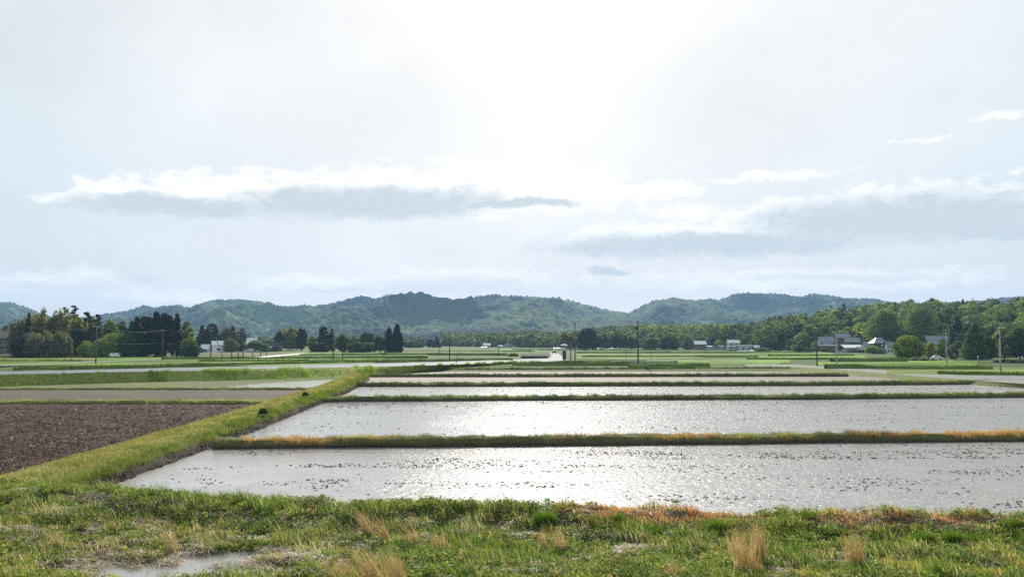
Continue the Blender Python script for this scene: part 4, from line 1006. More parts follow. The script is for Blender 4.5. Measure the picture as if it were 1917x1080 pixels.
nw5 = wood('forest', None, 900, (1480, 1960), (330, 420), 'shrubs and young trees filling the ground between the right farms', (2, 4), 1.2, .4, 120, None, 16, lambda a, b, c, rs: ('broad', 'mid' if rs.rand() < .6 else 'lime'), 4.0,
           mask=lambda px, y, x: (px > 1750) & (fbm(x/15, y/15, 2, 7) > .45))

# ------------------------------------------------------------------ roads
def strip(name, left, right, mat, label, lift=.0, zfn=None, n_=120):
    L_ = np.array(left, float); R_ = np.array(right, float)
    t = np.linspace(0, 1, n_)
    def res(Pn): s = np.concatenate([[0], np.cumsum(np.hypot(*np.diff(Pn[:, :2], axis=0).T))]); s /= s[-1]; return np.stack([np.interp(t, s, Pn[:, k]) for k in range(3)], 1)
    A, B_ = res(L_), res(R_); V_ = np.stack([A, (A+B_)/2+np.array((0, 0, .04)), B_], 1).reshape(-1, 3)
    o = fmesh(name, V_, gridfaces(n_, 3), mat, lerp((.10, .12, .04), (.17, .17, .06), fbm(V_[:, 0]*.2, V_[:, 1]*.2, 3, 3))); tag(o, label, None, None, 'structure'); return A, B_
# main road on a low embankment: far edge and near edge traced on the photo, height falls from 1.8 m to .8 m
FE = [(-260, 702, 1.8), (0, 695.5, 1.8), (240, 690.5, 1.8), (480, 685.2, 1.8), (700, 680.5, 1.6), (820, 677.5, 1.4), (900, 675, 1.25), (970, 672.3, 1.1), (1030, 670.5, 1.0)]
NE = [(-260, 709.5, 1.8), (0, 702, 1.8), (240, 696.5, 1.8), (480, 691.3, 1.8), (700, 686.8, 1.6), (820, 684, 1.4), (900, 681, 1.25), (970, 678.5, 1.1), (1030, 677.2, 1.0)]
fe = [gp(*p) for p in FE]; ne = [gp(*p) for p in NE]
strip('road', fe, ne, M_road, 'grey blue asphalt road on a low embankment crossing behind the fields')
# embankment: near slope down to the fields, far slope down to the plain
def slope(name, edge, dx, dy, z1, label, cA, cB, seed):
    E = np.array(edge); t = np.linspace(0, 1, 160); s = np.linspace(0, 1, len(E)); P = np.stack([np.interp(t, s, E[:, k]) for k in range(3)], 1)
    rows = []; cols = []
    dd = np.interp(t, s, dx) ; de = np.interp(t, s, dy); zz1 = np.interp(t, s, z1)
    for k in range(8):
        f = k/7.; x = P[:, 0]+dd*f; y = P[:, 1]+de*f; z = (P[:, 2]+.012)*(1-sm(f, .12, 1)) + zz1*sm(f, .12, 1) + (.25*(fbm(x*.3+k, y*.3, 3, seed)-.5) if 0 < k < 7 else 0)
        rows.append(np.stack([x, y, z], -1)); cols.append(lerp(cA, cB, fbm(x*.12, y*.2+k*.3, 3, seed+1)))
    V_ = np.stack(rows, 1).reshape(-1, 3); o = fmesh(name, V_, gridfaces(160, 8), M_bank, np.stack(cols, 1).reshape(-1, 3), smooth=True)
    tag(o, label, None, None, 'structure'); return np.stack(rows, 1)
foot = [gp(a, b, .1) for a, b in ((-260, 735), (0, 724), (240, 716), (480, 711), (660, 705), (780, 696), (880, 689.5), (960, 686.5), (1030, 685.5))]
ne2 = np.array(ne); ft = np.array(foot)
RS = slope('bank', ne, ft[:, 0]-ne2[:, 0], ft[:, 1]-ne2[:, 1], [-.1]*9, 'green roadside embankment slope above the left fields', (.19, .25, .045), (.33, .34, .09), 31)
B = Blades(1); m = 34000; i = R.randint(0, 159, m); j = R.rand(m)*6.9; jj = j.astype(int); f = (j-jj)[:, None]; P = RS[i, jj]*(1-f)+RS[i, jj+1]*f + (RS[i+1, jj]-RS[i, jj])*R.rand(m, 1)
cl = fbm(P[:, 0]*.35, P[:, 1]*.35, 3, 33)
B.add(P, .12+.5*sm(cl, .5, .7), .09, 1.5*pick(m, [G1, (.13, .19, .03), G2, OLV], [3, 3, 2, 2])*(.5+.9*sm(cl, .25, .75)[:, None]), lean=.5)
o = B.build('grass', M_grass); tag(o, 'uneven green grass on the roadside embankment', None, None, 'stuff')
slope('bank', fe, [-6]*9, [16, 14, 13, 12, 10, 9, 8, 7, 6], [.6]*9, 'far side slope of the road embankment', (.06, .10, .02), (.12, .15, .035), 35)
# white sunlit side road with a car, running away behind the pillar
sr = [(1014, 678, .9), (1027, 672, .9), (1032, 666, .8), (1031, 662, .75), (1028, 659.5, .7)]; sr2 = [(1062, 678, .9), (1058, 672, .9), (1051, 666, .8), (1046, 662, .75), (1040, 659.5, .7)]
strip('road', [gp(*p) for p in sr], [gp(*p) for p in sr2], plain('pale_concrete_road', (.30, .29, .275), .95, 0, .6, .08, .1), 'pale shining side road behind the dark pillar')
# right hand lane
rl = [(1395, 682, .62), (1480, 682, .62), (1560, 686, .62), (1640, 691.5, .62), (1700, 696.5, .62), (1780, 701, .62), (1880, 707, .62), (1990, 713, .62), (2150, 722, .62)]
rl2 = [(1395, 684.5, .62), (1480, 686, .62), (1560, 691, .62), (1640, 698, .62), (1700, 703, .62), (1780, 709, .62), (1880, 716, .62), (1990, 723, .62), (2150, 733, .62)]
strip('lane', [gp(*p) for p in rl], [gp(*p) for p in rl2], M_lane, 'grey farm lane curving in from the right')
def spread(nm, pts, z, mat, c, label):
    w = [gp(a, b, z) for a, b in pts]; o = fmesh(nm, w, [tuple(range(len(w)))], mat, np.tile(np.array(c), (len(w), 1))); return tag(o, label, None, None, 'structure')
spread('verge', [q[:2] for q in rl2]+[(2150, 690), (1900, 688), (1560, 684.6), (1395, 681.8)], .57, M_field, (.12, .15, .04), 'rough grass beside the farm lane')
strip('verge', [gp(a, b_, .615) for a, b_, _ in rl2[:8]], [gp(*q) for q in ((1395, 695, .0), (1480, 697, .0), (1560, 700, .0), (1640, 706, .0), (1700, 711.5, .0), (1780, 718, .0), (1880, 724, .0), (1990, 731, .0))], M_field, 'sloping grassy verge between the lane and the paddies')
spread('paddy_water', [(1790, 704.5), (1870, 709), (2200, 722), (2200, 708), (1900, 703.5), (1815, 702.5)], .66, M_water, (.1, .1, .08), 'flooded field beside the nearest concrete pole')
spread('path', [(0, 682.5), (120, 679), (215, 674.5), (300, 673), (300, 674), (215, 676), (120, 681), (0, 684.8)], 1.12, M_lane, (.3, .3, .28), 'pale footpath on the meadow left of the first pole')
spread('path', [(470, 668.6), (560, 661.5), (575, 661), (500, 668.8), (470, 670)], 1.12, plain('pale_path', (.45, .42, .36), .7), (.3, .3, .28), 'pale farm track leading to the black house')
spread('path', [(780, 655.5), (815, 653), (850, 648.6), (852, 649.3), (820, 654.3), (785, 656.6)], .8, M_lane, (.3, .3, .28), 'pale far track right of the cypresses')
spread('path', [(1140, 672.5), (1300, 673), (1300, 673.8), (1140, 673.3)], .7, M_lane, (.4, .4, .36), 'thin pale path right of the roadside poles')

# far field strips with low dark-sided ridges --------------------------------
FS = [  # px0, px1, y(front), y(back), colour
 (-60, 330, 674, 667.5, (.14, .13, .04)), (-60, 700, 684, 676, (.11, .15, .03)), (180, 720, 674, 668, (.12, .17, .03)), (360, 560, 666, 659, (.15, .13, .09)),
 (560, 800, 666, 660, (.10, .15, .03)), (520, 740, 660, 655.5, (.13, .14, .05)), (740, 940, 662, 657.5, (.13, .15, .07)), (760, 960, 656.5, 652, (.15, .15, .09)),
 (940, 1010, 657, 653, (.10, .15, .05)), (1080, 1320, 672, 667, (.12, .14, .04)), (1080, 1400, 666, 661.5, (.09, .13, .03)), (1090, 1420, 660.5, 657, (.13, .15, .06)), (1210, 1460, 682, 674, (.10, .14, .035)),
 (1100, 1500, 656.5, 654, (.09, .13, .04)), (1400, 1620, 671, 665, (.12, .17, .025)), (1400, 1560, 664.5, 657, (.09, .14, .03)), (1560, 1700, 674, 669, (.11, .18, .025)), (1530, 1830, 684.5, 677.5, (.12, .18, .025)), (1700, 1990, 678, 674, (.14, .17, .03)),
 (1660, 2150, 699, 692.5, (.15, .17, .04)), (1330, 1480, 679, 673, (.12, .17, .035)), (860, 1100, 684.5, 680, (.13, .17, .03))]
for i, (a, b, y0, y1, c) in enumerate(FS):
    zz = .62+.004*i if a > 700 else 1.08+.004*i
    w = [gp(a, y0, zz), gp(b, y0, zz), gp(b, y1, zz), gp(a, y1, zz)]
    n_u, n_v = 40, 10; U, V = np.meshgrid(np.linspace(0, 1, n_u), np.linspace(0, 1, n_v), indexing='ij')
    w = np.array(w); PP = (w[0]*(1-U[..., None])+w[1]*U[..., None])*(1-V[..., None])+(w[3]*(1-U[..., None])+w[2]*U[..., None])*V[..., None]
    cc = lerp(np.array(c)*.6, np.array(c)*1.45, sm(fbm(PP[..., 0]*.05, PP[..., 1]*.09, 4, 100+i), .25, .75))*np.array((.95, 1.1, .75))
    o = fmesh('field', PP.reshape(-1, 3), gridfaces(n_u, n_v), M_field, cc.reshape(-1, 3)); tag(o, 'far green rice field', None, None, 'structure')
RD = [  # ridge front lines: px0,y0,px1,y1, height, half width
 (20, 690.5, 130, 689.5, .35, .9), (130, 689.5, 760, 676.5, .35, .8), (370, 676.6, 960, 674.4, .4, .8), (300, 672.5, 800, 669.5, .4, .9), (560, 665.2, 950, 663.3, .45, 1.0), (730, 658.8, 1000, 657.7, .5, 1.2),
 (960, 684.5, 1180, 684, .9, 1.5), (1080, 678.4, 1170, 678.6, .5, 1.2), (1090, 668.5, 1420, 668.2, .5, 1.2), (1080, 660.8, 1520, 660.4, .55, 1.4), (1090, 656.3, 1500, 655.9, .6, 1.6), (960, 654.8, 1090, 655.2, .6, 1.6),
 (1560, 676.2, 1700, 675.4, .9, 1.3), (1550, 690.0, 1862, 690.6, .75, 1.6), (1440, 666.6, 1600, 666.0, .6, 1.3), (1760, 700.3, 2150, 704, .4, .8), (1400, 672.4, 1700, 673.2, .5, 1.0), (-60, 676.0, 150, 675.5, .25, .8), (1180, 687.5, 1330, 687.2, .8, 1.5)]
B = Blades(1)
for i, (a, y0, b, y1, h, hw) in enumerate(RD):
    zz = .64 if a >= 700 else 1.1
    p, q = gp(a, y0, zz), gp(b, y1, zz); n_ = 30; t = np.linspace(0, 1, n_)
    ln = np.stack([p[0]+(q[0]-p[0])*t, p[1]+(q[1]-p[1])*t+hw], -1)
    geo = ridge('dike', ln, hw, h+zz, 'low grassy ridge between far fields', z0=.2, step=3, seed=200+i, cg=(.12, .16, .035), cs=(.06, .06, .03))
    L_ = np.hypot(*(ln[-1]-ln[0])); m = int(min(L_*22, 5000)); u = R.rand(m); x = ln[0, 0]+(ln[-1, 0]-ln[0, 0])*u; y = ln[0, 1]+(ln[-1, 1]-ln[0, 1])*u+(R.rand(m)-.5)*1.6*hw
    cl = fbm(x*.2, y*.2, 3, 7)
    B.add(np.stack([x, y, np.full(m, zz+h*.75)], -1), (.2+.5*cl)*(1 if h < .8 else 1.3), .14, pick(m, [G1, G2, G3, G4], [3, 3, 1, 3]), lean=.5)
o = B.build('grass', M_grass); tag(o, 'grass along the low ridges between the far fields', None, None, 'stuff')

# ------------------------------------------------------------------ houses
def house(px0, px1, top, Yd, label, storeys=1, wall=None, roof=None, depth=None, rot=0.0, kind='gable', name='house', cat='house', rh=.3, skirt=False, wins=3, dz=0.0, group=None, base=None):
    wall = wall or M_wall; roof = roof or M_roofg
    w = (px1-px0)/F*Yd; x = xat((px0+px1)/2, Yd); z = float(surf(x, Yd))+dz; H_ = zat(top, Yd)-z; d = depth or w*.75
    root = empty(name, (x, Yd, z), rot); tag(root, label, cat, group)
    rhh = H_*rh; eh = H_-rhh; b = MB(); ww = w*.86
    b.box(-ww/2, ww/2, -d/2, d/2, -.6, eh)
    if kind == 'gable':    # ridge along x, gable triangles closed
        b.add([(-ww/2, -d/2, eh), (-ww/2, d/2, eh), (-ww/2, 0, H_-.18), (ww/2, -d/2, eh), (ww/2, d/2, eh), (ww/2, 0, H_-.18)], [(0, 2, 1), (3, 4, 5)])
    b.build('wall', wall, root)
    r = MB(); t = .16; e = .55
    if kind == 'gable':
        sl_ = rhh/(d/2)
        for s_ in (-1, 1):
            y0 = s_*(d/2+e); z0 = eh-sl_*e
            r.add([(-w/2, y0, z0), (w/2, y0, z0), (w/2, 0, H_), (-w/2, 0, H_), (-w/2, y0, z0+t), (w/2, y0, z0+t), (w/2, 0, H_+t), (-w/2, 0, H_+t)],
                  [(0, 1, 2, 3), (4, 7, 6, 5), (0, 4, 5, 1), (1, 5, 6, 2), (3, 2, 6, 7), (0, 3, 7, 4)])
        r.box(-w/2-.03, w/2+.03, -.14, .14, H_+t*.6, H_+t+.12)
    elif kind == 'hip':
        q = min(d/2, w/2)*.95
        r.add([(-w/2, -d/2-e, eh-.1), (w/2, -d/2-e, eh-.1), (w/2, d/2+e, eh-.1), (-w/2, d/2+e, eh-.1), (-w/2+q, 0, H_), (w/2-q, 0, H_)],
              [(0, 1, 5, 4), (1, 2, 5), (2, 3, 4, 5), (3, 0, 4), (0, 3, 2, 1)])
    else:
        r.box(-w/2, w/2, -d/2-.3, d/2+.3, eh, H_)
    r.build('roof', roof, root)
    if storeys == 2 or skirt:
        k = MB(); zk = eh*.5
        k.add([(-w/2-.4, -d/2-1.2, zk-.25), (w/2+.4, -d/2-1.2, zk-.25), (w/2+.2, -d/2+.02, zk+.3), (-w/2-.2, -d/2+.02, zk+.3), (-w/2-.4, -d/2-1.2, zk-.13), (w/2+.4, -d/2-1.2, zk-.13), (w/2+.2, -d/2+.02, zk+.42), (-w/2-.2, -d/2+.02, zk+.42)],
              [(0, 3, 2, 1), (4, 5, 6, 7), (0, 1, 5, 4), (1, 2, 6, 5), (0, 4, 7, 3)])
        k.build('porch_roof', roof, root)
    for fl in range(storeys):
        zb = (.9 if fl == 0 else eh*.5+.75); wh = min(1.2, eh/storeys*.42)
        for i in range(wins):
            xw_ = -ww/2+ww*(i+.5)/wins; hw = min(.9, ww/wins*.33)
            f_ = MB(); f_.box(xw_-hw-.08, xw_+hw+.08, -d/2-.05, -d/2+.02, zb-.08, zb+wh+.08); fo = f_.build('window', M_carw, root)
            g_ = MB(); g_.box(xw_-hw, xw_-.03, -d/2-.08, -d/2-.045, zb, zb+wh); g_.box(xw_+.03, xw_+hw, -d/2-.08, -d/2-.045, zb, zb+wh); g_.build('pane', M_glass, fo)
    return root
house(1297, 1320, 638.5, 640, 'far house with white sheet roof at the left of the right-hand farms', 1, M_wallb, M_roofw, wins=3, rh=.32)
house(1319, 1342, 647, 635, 'long low grey shed right beside the far white-roofed house', 1, M_wall, M_roofg, name='shed', cat='shed', wins=3, rh=.25)
house(1359, 1382, 636.5, 600, 'far two-storey house with pale roof standing before the wooded hill', 2, M_wall, M_roofw, wins=2, rh=.22, skirt=True)
house(1380, 1405, 645.5, 590, 'pale flat-roofed barn right of the two-storey house', 1, M_wall, M_roofw, name='barn', cat='barn', wins=2, rh=.16, kind='flat')
house(1357, 1378, 653.5, 575, 'low white-roofed lean-to in front of the two-storey house', 1, M_wallb, M_roofw, name='shed', cat='shed', wins=2, rh=.2, kind='flat')
house(1376, 1396, 657, 545, 'small dark blue roofed shed below the pale barn', 1, M_wallk, M_roofbl, name='shed', cat='shed', wins=1, rh=.4)
house(1529, 1562, 630.5, 545, 'long low farm building with grey roof left of the big farmhouse', 1, M_wall, M_roofg, name='farm_building', cat='farm building', wins=4, rh=.35)
house(1562, 1588, 624.5, 535, 'upper storey farmhouse with grey tiled roof, tallest of the right farm', 2, M_wallb, M_roofg, wins=3, rh=.2, skirt=True)
house(1576, 1606, 632, 525, 'brown farmhouse wing with grey gable roof right of the tallest farmhouse', 1, M_wallb, M_roofg, wins=3, rh=.3)
house(1534, 1562, 645.5, 505, 'long shed with bright roof edge behind the concrete pole', 1, M_wallb, M_roofw, name='shed', cat='shed', wins=3, rh=.12, kind='flat')
house(1571, 1616, 645.5, 500, 'wide low barn with pale roof below the farmhouse', 1, M_wallb, M_roofw, name='barn', cat='barn', wins=4, rh=.35)
house(1562, 1583, 656.5, 480, 'small grey store with flat roof at the field edge', 1, M_wall, M_roofg, name='shed', cat='shed', wins=1, rh=.2, kind='flat')
house(1612, 1630, 640, 480, 'small grey roofed outbuilding between two houses', 1, M_wall, M_roofg, name='shed', cat='shed', wins=1, rh=.3)
house(1628, 1656, 631.5, 465, 'dark walled house with hipped grey roof right of the farm', 1, M_wallk, M_roofg, wins=4, rh=.35, kind='hip')
house(1728, 1774, 629, 475, 'grey roofed house half hidden under the great trees', 1, M_wallb, M_roofg, wins=4, rh=.45)
house(1784, 1797, 629, 470, 'small hut with a bright white roof left of the pointed tree', 1, M_wall, M_roofw, name='hut', cat='hut', wins=1, rh=.3, rot=-.4)
house(1908, 1950, 655, 318, 'white walled building cut by the right edge of the photo', 1, M_wallw, M_roofg, wins=2, rh=.3)
house(-20, 26, 619, 400, 'brown tiled house cut by the left edge', 2, M_wallb, M_roofb, wins=3, rh=.3, skirt=True)
house(398, 424, 638.5, 470, 'white walled gabled shed behind the leaning pole', 1, M_wallw, M_roofw, name='shed', cat='shed', wins=1, rh=.3, rot=.35)
house(379, 395, 645, 455, 'small pale roofed store left of the white gabled shed', 1, M_wall, M_roofw, name='shed', cat='shed', wins=1, rh=.45)
house(360, 380, 650.5, 450, 'low building with blue roof right of the cedars', 1, M_wallk, M_roofbl, name='shed', cat='shed', wins=2, rh=.35)
house(464, 484, 632.5, 520, 'house with shining white roof among garden trees', 1, M_wallk, M_roofw, wins=2, rh=.4)
house(480, 495, 635.5, 525, 'brown roofed house right behind the shining white roof', 1, M_wall, M_roofb, wins=2, rh=.4)
house(505, 530, 640.5, 500, 'black boarded modern house with flat roof', 2, M_wallk, M_wallk, wins=3, rh=.06, kind='flat')
house(496, 513, 648, 495, 'low dark annexe left of the black house', 1, M_wallk, M_roofg, name='shed', cat='shed', wins=2, rh=.3)
house(904, 919, 642.5, 800, 'small distant house with white roof in the valley middle', 1, M_wall, M_roofw, wins=2, rh=.4)
house(901, 912, 649.2, 790, 'low white-roofed store below the small distant house', 1, M_wall, M_roofw, name='shed', cat='shed', wins=1, rh=.4)
house(932, 942, 646, 810, 'pale roofed far shed right of the small distant house', 1, M_wall, M_roofw, name='shed', cat='shed', wins=1, rh=.4)
house(944, 955, 644, 830, 'bluish roofed far shed in the valley middle', 1, M_wall, M_roofbl, name='shed', cat='shed', wins=1, rh=.4)
house(1590, 1612, 637.5, 540, 'second grey roof set back behind the brown farmhouse wing', 1, M_wallb, M_roofg, wins=2, rh=.3)
house(1601, 1622, 650, 490, 'low pale shed at the right foot of the farm', 1, M_wall, M_roofg, name='shed', cat='shed', wins=2, rh=.35)
house(1516, 1530, 648, 520, 'tiny dark shed beside the small yellow shrub', 1, M_wallk, M_roofg, name='shed', cat='shed', wins=1, rh=.3)
house(1536, 1552, 639, 515, 'small brown boarded outhouse in front of the long farm building', 1, M_wallb, M_roofg, name='shed', cat='shed', wins=1, rh=.35)
house(1655, 1668, 640, 440, 'small white walled house beside the left of the sunlit round tree', 1, M_wallw, M_roofg, wins=2, rh=.35)
house(1408, 1420, 646.5, 600, 'tiny pale roofed hut right of the flat-roofed barn', 1, M_wallb, M_roofw, name='hut', cat='hut', wins=1, rh=.35)
house(1342, 1354, 646, 620, 'tiny brown house left of the far two-storey house', 1, M_wallb, M_roofg, wins=1, rh=.35)
house(428, 446, 643, 500, 'low grey roofed house hidden behind the slim poles', 1, M_wall, M_roofg, wins=2, rh=.4)
# plastic tunnels
def tunnel(px0, px1, top, Yd, label, rot=0):
    w = (px1-px0)/F*Yd; x = xat((px0+px1)/2, Yd); z = float(surf(x, Yd)); h = zat(top, Yd)-z; root = empty('greenhouse', (x, Yd, z), rot); tag(root, label, 'greenhouse')
    b = MB(); n_ = 12; d = 5.0
    vs = [(sx_*w/2, -d/2*cos(pi*k/n_), h*sin(pi*k/n_)**.8) for sx_ in (-1, 1) for k in range(n_+1)]
    b.add(vs, [(k, k+1, n_+2+k, n_+1+k) for k in range(n_)]+[tuple(range(n_+1))[::-1], tuple(range(n_+1, 2*n_+2))]); b.build('film', M_film, root)
    f = MB()
    for i in range(5):
        xx = -w/2+w*i/4.; f.tube([(xx, -(d/2+.02)*cos(pi*k/8), (h+.03)*sin(pi*k/8)**.8) for k in range(9)], .03, 5)
    f.build('hoop_frame', M_dark, root)
tunnel(1400, 1422, 655.5, 545, 'low plastic greenhouse tunnel right of the farms')
tunnel(1110, 1160, 650.8, 720, 'long thin white plastic tunnel under the bamboo')
tunnel(1036, 1058, 651, 730, 'short pale plastic tunnel behind the dark pillar')

# ------------------------------------------------------------------ poles and wires
def pole(px, base, top, label, mat=None, r=.19, arms=2, armw=1.6, trans=False, Yd=None, lean=0.0, stepb=False, ins=True):
    if Yd is None:
        z = .9
        for _ in range(5):
            p = gp(px, base, z); z = float(surf(p[0], p[1])) + (0 if p[1] > 250 else 0)
        Yd = p[1]
    x = xat(px, Yd); z = float(surf(x, Yd)); h = zat(top, Yd)-z
    root = empty('utility_pole', (x, Yd, z), 0); tag(root, label, 'utility pole', 'utility poles across the valley')
    mt = mat or M_polew
    b = MB(); b.tube([(0, 0, -.3), (lean*h*.5, 0, h*.5), (lean*h, 0, h)], [r, r*.82, r*.62], 10); b.build('shaft', mt, root, True)
    for k in range(arms):
        za = h-.35-k*.95; aw = armw*(1 if k == 0 else .75); q = MB(); q.box(-aw/2+lean*h, aw/2+lean*h, -r*.7-.10, -r*.7, za-.05, za+.06); ao = q.build('crossarm', M_dark, root)
        if ins:
            for s_ in (-.46, -.2, .2, .46):
                i_ = MB(); i_.lathe([(.0, 0), (.05, 0), (.075, .06), (.045, .1), (.07, .16), (.0, .2)], 8, (s_*aw+lean*h, -r*.7-.05, za+.062)); i_.build('insulator', M_carw, ao)
    if trans:
        t_ = MB(); t_.lathe([(0, 0), (.26, 0), (.28, .05), (.28, .75), (.2, .85), (0, .87)], 12, (-.42, 0, h-2.2)); t_.box(-.2, 0, -.05, .05, h-1.9, h-1.8); t_.build('transformer', M_dark, root)
    if stepb:
        s2 = MB()
        for k in range(8): s2.box(-.28 if k % 2 else .08, -.08 if k % 2 else .28, -.012, .012, 1.8+k*.45, 1.825+k*.45)
        s2.build('climbing_pegs', M_dark, root)
    return (x, Yd, z, h)
PO = {}
PO[0] = pole(183, 680, 610, 'dark pole before the gap between grove and hedge mound', arms=1)
PO[1] = pole(307, 673.5, 617, 'dark pole standing before the very dark cedars', arms=1)
PO[2] = pole(397, 672, 612, 'pole beside the leaning strut near the white gabled shed', trans=True)
PO[3] = pole(436, 672.5, 620, 'slim dark pole left of the row of three poles', arms=1)
PO[4] = pole(448, 672.5, 613, 'tallest pole of the row near the garden trees', arms=2)
PO[5] = pole(457, 671.5, 614, 'pole with a wide arm right of the tallest in the row', arms=2)
PO[6] = pole(625, 674, 621, 'dark pole in the green fields left of the twin cypresses', arms=1)
PO[7] = pole(643, 673.5, 650, 'short post right of the pole before the twin cypresses', arms=0)
PO[8] = pole(722, 665, 651, 'short post at the foot of the twin cypresses', arms=0)
PO[9] = pole(823, 665.5, 632, 'slim pole right of the cypresses', arms=0, r=.13)
PO[10] = pole(842, 673.5, 620, 'dark pole with crossarm right of the cypresses', arms=1)
PO[11] = pole(855, 684, 661, 'short thin marker post beside the main road', arms=0, r=.09)
PO[12] = pole(934, 665.5, 640, 'short dark pole before the distant white-roofed house', arms=0)
PO[13] = pole(992, 660, 626, 'faint thin pole left of the pale side road', arms=1, r=.12)
PO[14] = pole(1068, 676, 645, 'short dark pole between the pillar and the double-armed pole', arms=0)
PO[15] = pole(1076, 677, 604, 'tall double-armed pole right of the dark pillar', arms=2, trans=False)
PO[16] = pole(1055, 668, 615, 'slim pole rising behind the dark pillar', arms=0, r=.12)
PO[17] = pole(1193.5, 685, 601, 'tallest dark pole with transformer right of centre', arms=2, trans=True, r=.2, armw=2.0)
PO[18] = pole(1171, 680, 648, 'thin short pole left of the tallest pole', arms=0, r=.08)
PO[19] = pole(1217, 672, 645, 'thin short pole right of the tallest pole', arms=0, r=.08)
PO[20] = pole(1527, 685.5, 606, 'dark pole with two arms at the farm lane', arms=2, lean=-.02)
PO[21] = pole(1563.5, 689, 620, 'grey concrete pole at the farm lane', M_conc, r=.2, arms=1, stepb=True)
PO[22] = pole(1768.5, 680, 617, 'concrete pole in front of the great spreading trees', M_conc, r=.17, arms=2)
PO[23] = pole(1868.5, 709, 612, 'nearest and thickest concrete pole, at the right edge of the lane', M_conc, r=.19, arms=1, trans=True, stepb=True)
PO[24] = pole(1483, 655, 622, 'faint pole under the wooded hill', arms=1, Yd=545, r=.12)
PO[25] = pole(1650, 668, 632, 'thin pole beside the hipped-roof house', M_conc, arms=0, r=.12, Yd=400)
PO[26] = pole(60, 668, 611, 'pole hidden among the bamboo carrying the pale wire', arms=1, Yd=315)
PO[27] = pole(475, 671, 655, 'short dark post right of the row of poles', arms=0)
PO[28] = pole(490, 668, 651, 'second short dark post beside the farm track', arms=0)
PO[29] = pole(501, 666, 656, 'lowest post at the end of the farm track', arms=0)
def strut(pxa, ya, pxb, yb, Yd, label, mat=None, name='leaning_strut', cat='pole strut', r=.13):
    a = at(pxa, ya, Yd); x = xat(pxb, Yd-1.5); z = float(surf(x, Yd-1.5)); b = MB(); b.tube([(x, Yd-1.5, z-.2), ((x+a[0])/2, Yd-.7, (z+a[2])/2), a], [r, r*.9, r*.8], 8)
    o = b.build(name, mat or M_polew, None, True); tag(o, label, cat); return o
strut(404, 631, 421, 673, PO[2][1]-.5, 'leaning dark strut bracing the pole by the white gabled shed')
strut(1786, 661, 1792, 683, 268, 'bluish grey post leaning left beside the concrete pole', M_rust, 'leaning_post', 'post', .12)
strut(1777, 648, 1786, 676, 275, 'thin grey stay leaning towards the concrete pole', M_rust, 'leaning_post', 'post', .07)
def wire(p, q, sag, label, mat=None, r=.03):
    n_ = 16; b = MB(); pts = []
    for k in range(n_+1):
        t = k/n_; pts.append(tuple(p[i]*(1-t)+q[i]*t - (sag*4*t*(1-t) if i == 2 else 0) for i in range(3)))
    b.tube(pts, r, 5, False); o = b.build('power_line', mat or M_wire, None, True); tag(o, label, 'power line', 'wires between the poles')
def tp(i, dz=.0, dx=0): x, y, z, h = PO[i]; return (x+dx, y, z+h-.15-dz)
wire(tp(26), tp(0), 1.2, 'pale wire sagging in front of the big bamboo grove', M_wirel, .03)
wire(tp(0), tp(1), 1.0, 'pale wire between the hedge mound pole and the cedar pole', M_wirel, .03)
wire(tp(1), tp(2), 1.2, 'pale wire from the cedar pole to the strutted pole', M_wirel, .03)
l0 = at(-30, 640, 300); wire(l0, (PO[0][0], PO[0][1], PO[0][2]+6), 1.0, 'lower wire running in from the left edge', M_wirel, .024)
wire((PO[0][0], PO[0][1], PO[0][2]+6), (PO[1][0], PO[1][1], PO[1][2]+5.5), .8, 'lower wire between the hedge mound pole and the cedar pole', M_wirel, .024)
wire((PO[1][0], PO[1][1], PO[1][2]+5.5), (PO[2][0], PO[2][1], PO[2][2]+5), .8, 'lower wire from the cedar pole to the strutted pole', M_wirel, .024)
wire(tp(2), tp(4), .6, 'wire from the strutted pole to the row of poles'); wire(tp(4), tp(5), .1, 'short wire inside the row of poles')
wire(tp(5), tp(6), 2.0, 'long dark wire across to the pole before the cypresses')
wire(tp(6), tp(10), 2.2, 'long dark wire behind the twin cypresses')
wire(tp(10), tp(13), 1.2, 'thin wire right of the cypresses', M_wirel, .022); wire(tp(13), tp(15), 1.0, 'pale wire leading to the double-armed pole', M_wirel, .022)
wire(tp(15), tp(17), 1.6, 'dark wire between the double-armed and the tallest pole')
wire(tp(17), tp(20), 3.5, 'long dark wire from the tallest pole towards the farm lane')
wire(tp(17, .9), tp(20, .9), 3.6, 'second, lower long wire from the tallest pole to the farm lane')
wire(tp(20), tp(22), 2.2, 'wire crossing in front of the great spreading trees'); wire(tp(22), tp(23), 1.4, 'wire between the two right concrete poles')
wire(tp(21), tp(23), 2.4, 'wire along the farm lane between concrete poles'); wire(tp(24), tp(20), 1.5, 'faint wire under the wooded hill')

# ------------------------------------------------------------------ pillar, bridge rail, net fence, car, truck, small things
x, Yp = xat(1056, 286), 286; z = float(surf(x, Yp)); root = empty('roadside_pillar', (x, Yp, z)); tag(root, 'dark upright pillar with a bright white top beside the pale side road', 'pillar')
b = MB(); b.tube([(0, 0, .3), (0, 0, 1.2), (0, 0, 3.1), (0, 0, 3.3)], [.55, .62, .58, .5], 12); b.build('column', M_wallk, root)
b = MB(); b.box(-.42, .42, -.35, .35, 3.3, 4.5); b.build('cabinet', M_wall, root)
b = MB(); b.add([(-1.3, -.9, 5.0), (1.3, -.9, 5.0), (1.3, .9, 5.0), (-1.3, .9, 5.0), (-.4, 0, 5.5), (.4, 0, 5.5)], [(0, 1, 5, 4), (1, 2, 5), (2, 3, 4, 5), (3, 0, 4), (0, 3, 2, 1)]); b.box(-.9, .9, -.6, .6, 4.85, 5.0); b.build('white_top', M_carw, root)
